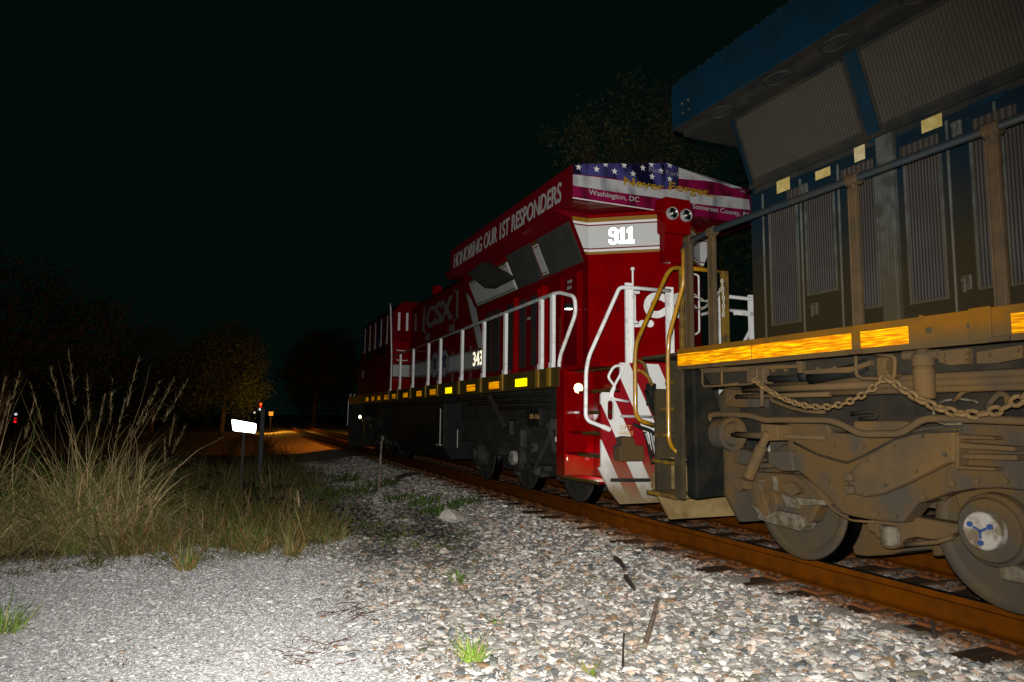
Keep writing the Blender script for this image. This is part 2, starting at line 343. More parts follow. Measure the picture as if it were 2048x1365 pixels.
def axis_grid(a, b, c, d, step): return np.unique(np.concatenate([np.linspace(a, b, 26)[:-1], np.arange(b, c, step), np.linspace(c, d, 26)]))
gx = axis_grid(-160, -9, 4, 160, .14); gy = axis_grid(-25, 1.5, 18, 420, .14)
X, Y = np.meshgrid(gx, gy); Zg = gz(X, Y) - .004
vg = np.stack([X.ravel(), Y.ravel(), Zg.ravel()], 1); nx, ny = len(gx), len(gy)
ii = (np.arange(ny - 1)[:, None] * nx + np.arange(nx - 1)[None, :]).ravel()
fg = np.stack([ii, ii + 1, ii + nx + 1, ii + nx], 1)
sm = soil_mask(vg[:, 0], vg[:, 1])[:, None]
fine = np.clip((-4.3 - vg[:, 0]) * 1.5, 0, 1)[:, None]
stone_c = np.array([.34, .31, .27]) * (1 - fine) + np.array([.66, .65, .63]) * fine
gcol = stone_c * (1 - sm) + np.array([.050, .041, .026]) * sm
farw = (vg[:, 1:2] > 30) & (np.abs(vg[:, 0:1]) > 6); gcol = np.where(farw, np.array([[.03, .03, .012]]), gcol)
mg = attr('ground_gravel', .95, .15, bump=1.0)
nt = mg.node_tree; N, L = nt.nodes, nt.links
tc = N.new('ShaderNodeTexCoord'); vo = N.new('ShaderNodeTexVoronoi'); vo.inputs['Scale'].default_value = 55; L.new(tc.outputs['Object'], vo.inputs['Vector'])
hv = N.new('ShaderNodeSeparateColor'); L.new(vo.outputs['Color'], hv.inputs[0]); mr = N.new('ShaderNodeMapRange'); mr.inputs['To Min'].default_value = .7; mr.inputs['To Max'].default_value = 1.15; L.new(hv.outputs[0], mr.inputs['Value'])
mx = N.new('ShaderNodeMix'); mx.data_type = 'RGBA'; mx.blend_type = 'MULTIPLY'; mx.inputs['Factor'].default_value = 1
L.new([n for n in N if n.type == 'ATTRIBUTE'][0].outputs['Color'], mx.inputs['A']); L.new(mr.outputs['Result'], mx.inputs['B']); L.new(mx.outputs['Result'], N['Principled BSDF'].inputs['Base Color'])
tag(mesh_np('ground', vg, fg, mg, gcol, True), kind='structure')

PH = (1 + 5 ** .5) / 2
ICO = np.array([(-1, PH, 0), (1, PH, 0), (-1, -PH, 0), (1, -PH, 0), (0, -1, PH), (0, 1, PH), (0, -1, -PH), (0, 1, -PH), (PH, 0, -1), (PH, 0, 1), (-PH, 0, -1), (-PH, 0, 1)]) / math.sqrt(1 + PH * PH)
ICF = np.array([(0, 11, 5), (0, 5, 1), (0, 1, 7), (0, 7, 10), (0, 10, 11), (1, 5, 9), (5, 11, 4), (11, 10, 2), (10, 7, 6), (7, 1, 8), (3, 9, 4), (3, 4, 2), (3, 2, 6), (3, 6, 8), (3, 8, 9), (4, 9, 5), (2, 4, 11), (6, 2, 10), (8, 6, 7), (9, 8, 1)])
def rotmats(n):
    q = rng.normal(size=(n, 4)); q /= np.linalg.norm(q, axis=1)[:, None]; a, b, c, d = q.T
    return np.stack([np.stack([1 - 2 * (c * c + d * d), 2 * (b * c - a * d), 2 * (b * d + a * c)], 1), np.stack([2 * (b * c + a * d), 1 - 2 * (b * b + d * d), 2 * (c * d - a * b)], 1), np.stack([2 * (b * d - a * c), 2 * (c * d + a * b), 1 - 2 * (b * b + c * c)], 1)], 1)
def stones(name, xy, size, pal, wts, sink, mat_, lift=0, flat=.8, var=(.55, 1.15)):
    n = len(xy); T = np.stack([ICO * (1 + .34 * rng.normal(size=(12, 1))).clip(.5, 1.6) * np.array([1, rng.uniform(.6, .95), rng.uniform(.45, .8)]) for _ in range(24)])
    v = T[rng.integers(0, 24, n)] * size[:, None, None]; v = np.einsum('nij,nkj->nki', rotmats(n), v); v[:, :, 2] *= flat
    z = gz(xy[:, 0], xy[:, 1]) + size * sink + lift
    v += np.stack([xy[:, 0], xy[:, 1], z], 1)[:, None, :]
    f = (ICF[None] + (np.arange(n) * 12)[:, None, None]).reshape(-1, 3)
    c = .84 * np.array(pal)[rng.choice(len(pal), n, p=np.array(wts) / sum(wts))] * rng.uniform(*var, (n, 1))
    nr = np.clip(1.7 - np.abs(np.abs(xy[:, 0]) - .754) / .36, 0, 1)[:, None] * rng.uniform(.7, 1, (n, 1)); c = c * (1 - nr) + c * np.array([.42, .165, .022]) * nr
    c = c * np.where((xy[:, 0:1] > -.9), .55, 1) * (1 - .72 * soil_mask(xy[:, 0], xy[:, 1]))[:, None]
    o = mesh_np(name, v.reshape(-1, 3), f, mat_, np.repeat(c, 12, 0)); return tag(o, kind='stuff')
PAL = [(.60, .56, .49), (.40, .385, .35), (.21, .22, .22), (.46, .33, .24), (.56, .45, .37), (.76, .73, .67), (.30, .19, .10), (.12, .13, .13), (.22, .21, .15)]
mstone = attr('stone', .85, .3)
n = 120000; xy = np.stack([rng.uniform(-4.9, 2.2, n), 2.0 + 22 * rng.uniform(0, 1, n) ** 1.6], 1)
tie_y = np.arange(-.10, 46, .53)
dt = np.abs(xy[:, 1:2] - tie_y[None]).min(1); ont = ((np.abs(xy[:, 0]) < 1.04) | ((np.abs(xy[:, 0]) < 1.34) & (rng.uniform(size=n) < np.where(xy[:, 1] < 5.5, .93, .72)))) & (dt < .135)
keep = ~ont & (rng.uniform(size=n) > soil_mask(xy[:, 0], xy[:, 1]) * .6) & (rng.uniform(size=n) < np.clip((xy[:, 0] + 4.75) * 1.6 + .25 * np.sin(xy[:, 1] * 3), .04, 1))
xy = xy[keep]; sz = (rng.gamma(4, .0058, len(xy)) * np.where(rng.uniform(size=len(xy)) < .25, .45, 1)).clip(.007, .060) * np.where(np.abs(xy[:, 0]) < 1.3, .9, 1)
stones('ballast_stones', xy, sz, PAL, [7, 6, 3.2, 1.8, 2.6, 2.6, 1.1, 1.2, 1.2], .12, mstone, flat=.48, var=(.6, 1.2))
n = 200000; xy = np.stack([-3.4 - 6.2 * rng.uniform(0, 1, n), 3.0 + 7.3 * rng.uniform(0, 1, n) ** 1.25], 1)
keep = (rng.uniform(size=n) > soil_mask(xy[:, 0], xy[:, 1]) * .8) & (rng.uniform(size=n) < np.clip((-3.6 - xy[:, 0]) * 1.2, 0, 1))
xy = xy[keep]; sz = (rng.gamma(3.0, .0021, len(xy)) * np.where(rng.uniform(size=len(xy)) < .012, 2.6, 1)).clip(.0028, .032)
PAL2 = [(.82, .81, .78), (.70, .705, .695), (.86, .85, .83), (.48, .49, .49), (.44, .36, .29), (.30, .17, .10), (.16, .165, .16)]
stones('road_gravel', xy, sz, PAL2, [6, 6, 2.2, .9, .7, .22, .3], .12, mstone, flat=.38, var=(.72, 1.02))

# ------------------------------------------------------------------ track
def rail(xc, name):
    prof = [(-.036, 0), (.036, 0), (.037, -.035), (.012, -.048), (.009, -.140), (.030, -.150), (.075, -.158), (.076, -.170), (-.076, -.170), (-.075, -.158), (-.030, -.150), (-.009, -.140), (-.012, -.048), (-.037, -.035)]
    prof = [(a * 1.04, b * 1.28) for a, b in prof]
    ys = list(np.linspace(-8, 26, 12)) + list(np.linspace(30, 260, 40)); mb = MB(); k = len(prof); vs = []; fs = []
    for y in ys: vs += [(xc + bend(y) + a, y, b) for a, b in prof]
    for i in range(len(ys) - 1):
        for j in range(k): fs.append((i * k + j, i * k + (j + 1) % k, (i + 1) * k + (j + 1) % k, (i + 1) * k + j))
    mb.add(vs, fs); o = mb.build(name, [M['rust'], M['railtop']])
    for p in o.data.polygons:
        if p.index % k == 0: p.material_index = 1
    return tag(o, kind='structure')
rail(-.754, 'rail'); rail(.754, 'rail')
tie0 = MB().box(-1.34, 1.34, -.113, .113, -.42, -.242).build('wooden_tie', M['wood'], bevel=.012)
tag(tie0, 'dark creosoted wooden tie under the rusty rails', 'railway tie', 'wooden ties under the rails')
pl = []
for s in (-1, 1):
    mb = MB().box(s * .754 - .17, s * .754 + .17, -.095, .095, -.243, -.217)
    for dx in (-.105, .105):
        for dy in (-.05, .05): mb.box(s * .754 + dx - .016, s * .754 + dx + .016, dy - .016, dy + .016, -.222, -.187)
    pl.append(mb.build('tie_plate', M['plate'], tie0, bevel=.004))
ties = [tie0]
for y in tie_y[1:]:
    o = tie0.copy(); scn.collection.objects.link(o); o.location = (bend(y) + random.uniform(-.04, .04), y, random.uniform(-.008, 0)); o.rotation_euler.z = random.uniform(-.012, .012); ties.append(o)
    if y < 24:
        for p in pl: q = p.copy(); scn.collection.objects.link(q); q.parent = o
tie0.location = (0, tie_y[0], 0)

# ------------------------------------------------------------------ locomotive running gear (one pattern, used at both coupled ends)
def c6(a, b): return 1300 + a / 2.437, 680 + b / 2.437
def outline(pts, x, conv=None):        # side-view outline surveyed on the plane x, as (y, z)
    out = []
    for p in pts:
        q = on(*(conv(*p) if conv else p), 'x', x); out.append((q[1], q[2]))
    return out
def pth(pts, x, conv=None): return [tuple(on(*(conv(*p) if conv else p), 'x', x)) for p in pts]
def chain_mb(path, link, wire, xf=None, wide=.62):
    P = [Vector(p) for p in path]; seg = [0]
    for i in range(1, len(P)): seg.append(seg[-1] + (P[i] - P[i - 1]).length)
    mb = MB(xf); pitch = link - 2.0 * wire; n = max(2, int(seg[-1] / pitch)); pitch = seg[-1] / n
    def at(s):
        s = min(max(s, 0), seg[-1]); i = max(k for k in range(len(seg)) if seg[k] <= s + 1e-9); i = min(i, len(P) - 2)
        return P[i].lerp(P[i + 1], (s - seg[i]) / max(seg[i + 1] - seg[i], 1e-9))
    for i in range(n):
        c = at((i + .5) * pitch); t = (at((i + 1) * pitch) - at(i * pitch)).normalized()
        a = t.cross(Vector((1, 0, 0))); a = a.normalized() if a.length > .1 else Vector((0, 1, 0)); b = t.cross(a)
        sd = (a + b * .45).normalized() if i % 2 else (b - a * .35).normalized()
        h = link / 2 - wire; wd = link * wide / 2 - wire
        pts = [c + t * (h - wd) * math.copysign(1, math.cos(an)) * 1.0 + t * wd * math.cos(an) + sd * wd * math.sin(an) for an in [2 * math.pi * (k + .5) / 12 for k in range(12)]]
        mb.tube(pts, wire, 6, True)
    return mb
def sag(a, b, c, n=16):                # curve through a, low point b, c
    a, b, c = Vector(a), Vector(b), Vector(c); m = b * 2 - (a + c) / 2
    return [a * (1 - t) ** 2 + m * 2 * t * (1 - t) + c * t * t for t in [i / n for i in range(n + 1)]]
FRAME = [(660, 400), (860, 410), (880, 450), (1060, 465), (1200, 465), (1320, 425), (1500, 405), (1823, 400)]
FRAME_TAIL = [(1.9, 1.25), (1.2, 1.22), (.6, 1.05), (.3, .92), (.32, .74), (.8, .78), (1.5, .72), (1.95, .52), (2.35, .55), (2.6, .78)]
FRAME_LOW = [(1823, 735), (1690, 722), (1560, 728), (1450, 748), (1380, 775), (1300, 800), (1260, 850), (1225, 895), (1050, 875), (985, 862), (930, 845), (870, 775), (800, 710), (745, 660), (690, 625), (670, 560)]
def truck(parent, ym, mats, wheels_y, gear=True):
    m1, m2, mw, mp = mats
    xf = lambda p: (p[0], ym(p[1]), p[2])
    B = lambda: MB(xf)
    mb = B().prism(outline(FRAME, -1.12, c6) + FRAME_TAIL + outline(FRAME_LOW, -1.12, c6), 'x', -1.12, -.94)
    tr = mb.build('truck', m1, parent, bevel=.02)
    mb = B().prism([(p[0], p[1]) for p in outline(FRAME, -1.12, c6) + FRAME_TAIL + outline(FRAME_LOW, -1.12, c6)], 'x', .94, 1.12); mb.build('far_side_frame', m1, tr, bevel=.02)
    arm = [(960, 660), (1000, 615), (1080, 545), (1190, 480), (1330, 440), (1500, 425), (1500, 600), (1455, 603), (1420, 620), (1250, 705), (1130, 755), (1050, 768), (970, 748)]
    B().prism(outline(arm, -1.17, c6), 'x', -1.19, -1.10).build('frame_arm', m2, tr, bevel=.03)
    mb = B()
    for bx in ([(955, 652), (990, 648), (1000, 690), (958, 690)], [(958, 705), (1000, 712), (1002, 752), (962, 752)]): mb.prism(outline(bx, -1.2, c6), 'x', -1.24, -1.15)
    mb.build('frame_lug', m2, tr, bevel=.015)
    mb = B()
    for r in ([(1515, 462), (1680, 470), (1690, 488), (1520, 485)], [(1515, 500), (1790, 520), (1790, 545), (1515, 530)], [(1530, 555), (1800, 560), (1800, 590), (1530, 580)], [(1510, 612), (1690, 622), (1690, 640), (1510, 632)], [(1500, 460), (1520, 460), (1515, 635), (1497, 630)]):
        mb.prism(outline(r, -1.2, c6), 'x', -1.23, -1.10)
    mb.build('spring_rib', m2, tr, bevel=.012)
    # brake cylinder, rod, damper
    if gear:
        mb = B().lathe((-1.2, 5.80, 1.115), (0, -1, 0), [(0, .03), (0, .11), (.03, .145), (.36, .15), (.42, .15), (.44, .165), (.50, .165), (.50, .125), (.46, .10), (.46, .02)], 24)
        mb.build('brake_cylinder', m1, tr, smooth=False, bevel=.006)
        mb = B().tube(pth([(400, 463), (640, 470), (860, 478)], -1.2, c6), .022, 8); mb.tube(pth([(420, 462), (640, 472)], -1.2, c6), .032, 8); mb.build('brake_rod', m2, tr, smooth=True)
    q = pth([(575, 450), (480, 670)], -1.3, c6)
    mb = B().tube([Vector(q[0]), Vector(q[0]).lerp(Vector(q[1]), .5)], .036, 12); mb.tube([Vector(q[0]).lerp(Vector(q[1]), .3), Vector(q[1])], .052, 12)
    mb.prism(outline([(560, 410), (640, 415), (645, 490), (560, 495)], -1.25, c6), 'x', -1.3, -1.05); mb.build('damper', m2, tr, bevel=.008)
    mb = B().prism(outline([(590, 545), (700, 540), (720, 640), (650, 640), (590, 600)], -1.16, c6), 'x', -1.2, -1.0); mb.build('frame_end_block', m1, tr, bevel=.015)
    if gear: mb = B().prism(outline([(330, 530), (480, 535), (600, 590), (470, 610), (360, 580)], -1.1, c6), 'x', -1.15, -.9); mb.prism(outline([(470, 600), (600, 600), (600, 625), (480, 628)], -1.1, c6), 'x', -1.12, -.9); mb.build('brake_lever_bracket', m1, tr, bevel=.015)
    # wheels with axle boxes
    for i, wy in enumerate(wheels_y):
        for s in (-1, 1):
            mb = MB().lathe((s * .86, wy, .525), (-s, 0, 0), [(-.02, .10), (0, .16), (.03, .24), (.035, .40), (.0, .45), (-.005, .515), (.012, .53)], 56)
            mb.cyl((s * .80, wy, .525), (s * .05, wy, .525), .09)
            wh = mb.build('wheel', mw, tr, smooth=True)
            MB().lathe((s * .848, wy, .525), (-s, 0, 0), [(0, .530), (.105, .533), (.115, .556), (.14, .556), (.14, .42), (.13, .3)], 56, False).build('tyre', M['tread'], wh, smooth=True)
    # first axle box: a weathered casting caked with mud
    hub = wheels_y[0]
    mb = B().prism(outline([(1470, 962), (1482, 948), (1500, 950), (1512, 944), (1552, 946), (1600, 950), (1640, 975), (1668, 1010), (1640, 1014), (1625, 1045), (1602, 1052), (1565, 1045), (1530, 1032), (1505, 1018), (1498, 985), (1492, 975), (1481, 988), (1477, 975)], -1.0), 'x', -1.02, -.88)
    mb.build('axle_box', m1, tr, bevel=.02)
    mb = B().prism(outline([(1505, 1010), (1560, 1022), (1602, 1030), (1612, 1050), (1604, 1063), (1590, 1060), (1545, 1048), (1522, 1040)], -1.05), 'x', -1.07, -.92)
    for a, b in ((1515, 1000), (1541, 992)): mb.prism(outline([(a, b - 40), (a + 9, b - 40), (a + 11, b + 16), (a + 2, b + 16)], -1.05), 'x', -1.06, -.98)
    mb.prism(outline([(1560, 985), (1590, 1000), (1598, 1018), (1575, 1014)], -1.05), 'x', -1.06, -.98)
    mb.prism(outline([(1590, 995), (1648, 1000), (1652, 1011), (1600, 1012)], -1.05), 'x', -1.06, -.98); mb.build('mud_caked_strap', mp, tr, bevel=.012)
    p = on(1542, 1003, 'x', -1.05)
    B().lathe((-1.02, p[1], p[2]), (-1, 0, 0), [(0, .115), (.05, .11), (.06, .085), (.06, .03), (.045, 0.001)], 24).build('bearing_cap', m1, tr)
    for k, wy in enumerate(wheels_y[1:]):
        c = on(2010, 1068, 'x', -1.1) if k == 0 else None
        cy, cz = (wy, c[2]) if k == 0 else (wy, .52)
        MB().lathe((-.93, cy, cz), (-1, 0, 0), [(0, .25), (.10, .24), (.12, .21), (.15, .205), (.15, .13)], 32).build('bearing_housing', m1, tr, bevel=.01)
        cap = MB().lathe((-1.07, cy, cz), (-1, 0, 0), [(0, .125), (.07, .125), (.085, .115), (.085, .001)], 32).build('bearing_cap', M['steelpale'] if k == 0 else m2, tr, bevel=.006)
        # (the blue trefoil sits on the cap's face)
        if k == 0:
            mk = MB()
            for an in (90, 210, 330):
                a = R(an + 180); dy, dz = math.cos(a), math.sin(a)
                mk.cyl((-1.155, cy + dy * .075, cz + dz * .075), (-1.168, cy + dy * .075, cz + dz * .075), .018, n=12)
                mk.add([(-1.160, cy - dz * .008, cz + dy * .008), (-1.160, cy + dz * .008, cz - dy * .008), (-1.160, cy + dy * .05 + dz * .008, cz + dz * .05 - dy * .008), (-1.160, cy + dy * .05 - dz * .008, cz + dz * .05 + dy * .008)], [(0, 1, 2, 3)])
            mk.build('cast_mark', M['bluemark'], tr)
        sg = 1 if ym(1.0) > ym(0.0) else -1
        mb = MB().prism([(cy + sg * .34, cz + .30), (cy + sg * .1, cz + .36), (cy - sg * .3, cz + .34), (cy - sg * .4, cz + .1), (cy - sg * .33, cz - .2), (cy - sg * .12, cz - .27), (cy + sg * .14, cz - .22), (cy + sg * .22, cz - .05)], 'x', -.96, -.86)
        mb.build('axle_guide', m1, tr, bevel=.02)
        mb = MB().prism([(cy + sg * .20, cz - .14), (cy + sg * .10, cz - .16), (cy + sg * .09, cz - .23), (cy - sg * .02, cz - .24), (cy - sg * .03, cz - .31), (cy - sg * .22, cz - .31), (cy - sg * .22, cz - .25), (cy - sg * .05, cz - .17), (cy + sg * .1, cz - .05)], 'x', -1.03, -.95)
        mb.build('mud_caked_strap', mp, tr, bevel=.012)
        mb = MB()
        for j in range(2): mb.tube([(-1.05 + .05 * math.cos(a), cy + sg * .15 + .14 * math.cos(a), cz + .31 + j * .05 + .02 * math.sin(a)) for a in [2 * math.pi * q / 16 for q in range(16)]], .022, 6, True)
        mb.build('spring', m1, tr, smooth=True)
    mb = B()
    for a, b in ((700, 470), (760, 520), (700, 590), (800, 600), (870, 690), (940, 790), (1010, 840), (1110, 850), (1200, 860), (1340, 770), (1480, 700), (1600, 690), (1740, 690), (1230, 490), (1420, 440), (1040, 520), (900, 520)):
        p = on(*c6(a, b), 'x', -1.125); mb.cyl((-1.115, p[1], p[2]), (-1.145, p[1], p[2]), .017, n=6)
    mb.build('frame_bolt', m2, tr)
    mb = B()
    for a, b in ((1060, 590), (1190, 520), (1330, 470), (1440, 560), (1300, 640), (1150, 710)):
        p = on(*c6(a, b), 'x', -1.19); mb.cyl((-1.185, p[1], p[2]), (-1.212, p[1], p[2]), .015, n=6)
    mb.build('arm_bolt', m1, tr)
    B().tube(pth([(700, 500), (820, 560), (960, 600), (1050, 560), (1200, 480), (1300, 452), (1500, 445)], -1.215, c6), .009, 6, rnd=.03).build('cable', M['underd'], tr, smooth=True)
    B().tube(pth([(690, 640), (760, 690), (840, 770), (900, 835), (980, 880), (1100, 890)], -1.14, c6), .010, 6, rnd=.03).build('sand_pipe', m2, tr, smooth=True)
    for a0, b0 in ((1165, 838), (1395, 742)):
        c0 = on(*c6(a0, b0), 'x', -1.05); pts = [(-1.0 + .05 * math.cos(u), c0[1] + .05 * math.sin(u), c0[2] - .06 + u * .0065) for u in [k * .5 for k in range(40)]]
        B().tube(pts, .011, 6).build('spring', m1, tr, smooth=True)
    mb = B().prism(outline([(505, 700), (540, 690), (560, 760), (590, 850), (560, 860), (520, 800)], -1.07, c6), 'x', -1.09, -1.0)
    mb.prism(outline([(640, 700), (690, 690), (740, 740), (700, 760), (650, 740)], -1.07, c6), 'x', -1.09, -.98); mb.prism(outline([(405, 680), (440, 668), (470, 690), (480, 730), (460, 725), (440, 740), (425, 720)], -1.12, c6), 'x', -1.15, -1.05)
    mb.build('casting_rib', m2, tr, bevel=.012)
    low = [(1060, 880), (1070, 930), (1105, 945), (1112, 962), (1130, 970), (1132, 1005), (1160, 1018), (1190, 1020), (1228, 1008), (1232, 985), (1262, 970), (1300, 962), (1380, 975), (1450, 965), (1500, 938), (1520, 900), (1280, 860), (1150, 870)]
    B().prism(outline(low, -.98, c6), 'x', -1.0, -.86).build('brake_rigging', m2, tr, bevel=.015)
    mb = B().cyl((-1.02, *outline([(1170, 905)], -1.02, c6)[0]), (-1.02, *outline([(1175, 1000)], -1.02, c6)[0]), .075, .07, 14); mb.build('spring_cup', mp, tr, bevel=.01)
    mot = [(960, 880), (1000, 1048), (1060, 1056), (1180, 1048), (1230, 1035), (1380, 1022), (1382, 1056), (1430, 1054), (1432, 1028), (1510, 1034), (1560, 1068), (1590, 1080), (1600, 900)]
    B().prism(outline(mot, -.62, c6), 'x', -.64, .62).build('traction_motor', m1, tr, bevel=.02)
    B().box(-.6, .6, .6, 2.5, .25, .8).box(-.85, .85, .3, 5.2, .62, 1.05).build('truck_bolster', m1, tr)
    MB(lambda p: (p[0], ym(p[1]), p[2])).tube(pth([(1240, 1000), (1320, 992), (1400, 985), (1480, 960)], -1.03, c6), .018, 6).build('brake_pull_rod', m2, tr, smooth=True)
    return tr

# ------------------------------------------------------------------ the dirty blue locomotive beside the camera
YB = 5.75; YE = -7.5
blue = thing('freight_locomotive', 'dusty dark blue locomotive with brown truck and long amber reflector strip', 'locomotive', (0, 2.9, 0))
hood = MB().prism([(-1.0, 1.95), (-1.0, 3.52), (1.0, 3.52), (1.0, 1.95)], 'y', 5.22, YE).build('hood', M['bluehood'], blue, bevel=.012)
rb = MB().prism([(-1.0, 3.50), (-1.27, 4.24), (1.27, 4.24), (1.0, 3.50)], 'y', 5.17, YE).build('radiator_body', M['bluebrown'], blue)
wing = MB().prism([(-1.55, 4.29), (-1.55, 4.785), (0, 5.02), (1.55, 4.785), (1.55, 4.29)], 'y', YB, YE).build('radiator_wing', [M['bluewing'], M['bluebrown']], blue, bevel=.006)
for p in wing.data.polygons:
    if p.normal.z < -.5 or (abs(p.normal.z) > .9 and p.center.z < 4.4): p.material_index = 1
MB().box(-1.44, 1.44, YE, 5.70, 4.225, 4.288).build('wing_soffit', M['bluebrown'], wing)
mb = MB()
y = 5.6
while y > 2.2: mb.box(-1.53, -1.50, y - .016, y + .016, 4.78, 4.80); mb.cyl((-1.515, y, 4.785), (-1.515, y, 4.812), .016, n=6); y -= .135
mb.build('roof_bolt', M['rail_dark'], wing)
mb = MB()
for yy in (5.55, 5.45):
    for zz in (4.50, 4.40): mb.cyl((-1.552, yy + (.02 if zz > 4.45 else 0), zz), (-1.565, yy, zz), .012, n=6)
mb.build('wing_rivet', M['post'], wing)
for yc in (5.05, 4.32, 3.70, 3.0):
    pts = [(-1.49 + .085 * math.sin(a) - .02, yc + .13 * math.copysign(abs(math.cos(a)) ** .6, math.cos(a)), 4.262 + .01 * math.sin(a)) for a in [2 * math.pi * k / 20 for k in range(20)]]
    MB().tube([(p[0] + .02, p[1], 4.215) for p in pts], .014, 6, True).build('lifting_loop', M['bluebrown'], wing, smooth=True)
    MB().box(-1.44, -1.38, yc - .26, yc - .16, 4.20, 4.226).build('soffit_bracket', M['bluebrown'], wing)
# radiator screens on the sloping faces
def slant(y0, y1, z0, z1, x0=-1.0, zx0=3.50, x1=-1.27, zx1=4.24, off=.004, t=.02):
    X = lambda z: x0 + (z - zx0) / (zx1 - zx0) * (x1 - x0)
    nrm = np.array([-(zx1 - zx0), 0, (x1 - x0)]); nrm /= np.linalg.norm(nrm)
    q = [(X(z0), y0, z0), (X(z0), y1, z0), (X(z1), y1, z1), (X(z1), y0, z1)]
    return [tuple(np.array(p) + nrm * off) for p in q], nrm
for y0, y1 in ((5.10, 3.84), (3.68, 2.42), (2.26, .9), (.75, -.6)):
    q, nrm = slant(y0, y1, 3.62, 4.20); fr = MB().slab(q, nrm, .012).build('radiator_screen', M['bluescreen'], rb)
    mb = MB()
    for a, b in ((y0 + .012, y0 - .012), (y1 + .012, y1 - .012)): q, nrm = slant(a, b, 3.60, 4.22, off=.014); mb.slab(q, nrm, .008)
    for a, b in ((3.60, 3.63), (4.19, 4.22)): q, nrm = slant(y0, y1, a, b, off=.014); mb.slab(q, nrm, .008)
    mb.build('screen_frame', M['bluebrown'], fr)
q, nrm = slant(5.165, 5.12, 3.52, 4.24); MB().slab(q, nrm, .012).build('radiator_corner_strip', M['bluehood'], rb)
for y0 in (3.76, 2.34, .83): q, nrm = slant(y0 + .055, y0 - .055, 3.52, 4.24); MB().slab(q, nrm, .010).build('screen_divider', M['bluewing'], rb)
MB().box(-1.045, -1.002, YE, 5.19, 3.545, 3.605).build('rain_ledge', M['bluebrown'], hood, bevel=.008)
MB().box(-1.02, -1.002, YE, 5.19, 3.605, 3.66).build('ledge_seam', M['rail_dark'], hood)
# doors along the hood: (y left, y right, grille bottom)
doors = [(4.94, 4.60, 2.15), (4.50, 4.19, 2.37), (3.95, 3.775, 2.17), (3.52, 3.235, 2.15), (3.01, 2.885, 2.18), (2.80, 2.55, 2.17), (2.45, 2.15, 2.17), (1.9, 1.55, 2.17), (1.4, 1.1, 2.17), (.8, .45, 2.17)]
for i, (a, b, zb) in enumerate(doors):
    d = MB().box(-1.016, -1.001, b - .05, a + .05, 1.985, 3.44).build('hood_door', M['bluehood'], hood, bevel=.005)
    MB().box(-1.022, -1.014, b, a, zb, 3.26).build('door_grille', M['bluegrille'], d)
    fr = MB()
    for yy in (a, b): fr.box(-1.034, -1.016, yy - .010, yy + .010, zb - .012, 3.27)
    fr.box(-1.034, -1.016, b + .010, a - .010, zb - .012, zb + .010)
    fr.build('grille_frame', M['grayseam'], d, bevel=.003)
for a, b in ((4.70, 4.53), (4.10, 3.79), (3.55, 3.24), (2.99, 2.70), (2.5, 2.2)):
    mb = MB().box(-1.04, -1.016, b, a, 3.275, 3.385)
    mb.build('vent_grille', M['ventm'], hood, bevel=.01)
for yy in (5.02, 4.55, 4.135, 3.175, 2.84, 2.5): MB().cyl((-1.026, yy, 1.99), (-1.026, yy, 3.45), .011, n=8).build('door_hinge', M['grayseam'], hood)
mb = MB().box(-1.05, -1.002, 3.60, 3.745, 1.97, 3.53)
mb.box(-1.066, -1.05, 3.602, 3.618, 1.97, 3.53).box(-1.066, -1.05, 3.66, 3.672, 2.4, 3.53)
mb.build('cover_strip', M['grayseam'], hood, bevel=.004)
for a, b, z0, z1, mm in ((4.84, 4.68, 3.40, 3.52, 'sticker'), (4.38, 4.22, 3.385, 3.465, 'sticker'), (3.97, 3.868, 3.41, 3.535, 'sticker_pale'), (3.37, 3.21, 3.43, 3.53, 'sticker')):
    MB().box(-1.0195, -1.0165, b, a, z0, z1).build('warning_sticker', M[mm], hood)
MB().box(-1.02, -1.003, 2.76, 3.02, 3.465, 3.505).build('blue_name_strip', M['bluewing'], hood)
for yy, zz in ((4.43, 2.23), (3.09, 2.23), (4.5, 3.33), (3.10, 3.36)):
    mb = MB().box(-1.04, -1.016, yy - .035, yy + .035, zz - .05, zz + .06).cyl((-1.03, yy, zz + .02), (-1.075, yy, zz + .02), .022, n=10).box(-1.07, -1.05, yy - .012, yy + .012, zz - .07, zz + .02)
    mb.build('door_latch', M['grayseam'], hood, bevel=.006)
# walkway sill and its reflector tape
sill = MB().box(-1.52, 1.52, YE, 5.70, 1.93, 1.955).box(-1.55, -1.52, YE, 5.72, 1.745, 1.958).box(1.52, 1.55, YE, 5.72, 1.745, 1.958).build('walkway_sill', M['sill'], blue, bevel=.004)
MB().box(-1.565, -1.55, 2.62, 2.75, 1.76, 1.965).build('sill_gusset', M['sill'], sill, bevel=.004); MB().box(-1.565, -1.55, 3.05, 3.08, 1.94, 1.966).build('sill_gusset', M['sill'], sill, bevel=.004)
mb = MB()
for yy in (3.02, 2.75): mb.cyl((-1.551, yy, 1.86), (-1.5535, yy, 1.86), .022, n=14)
mb.build('sill_plug', M['grayseam'], sill)
for a, b in ((5.70, 4.655), (4.645, 3.62), (3.54, 3.165), (2.51, 2.1), (1.6, 1.2), (.6, .2)):
    MB().box(-1.5535, -1.5505, b, a, 1.785, 1.905).build('reflector_strip', M['retro_sill'], sill)
hr = MB().tube([(-1.5, 5.66, 2.965), (-1.5, 5.60, 3.055), (-1.5, 5.2, 3.075), (-1.5, -6, 3.075)], .036, 10, flat=.8).build('handrail', M['rail_dark'], blue, smooth=True)
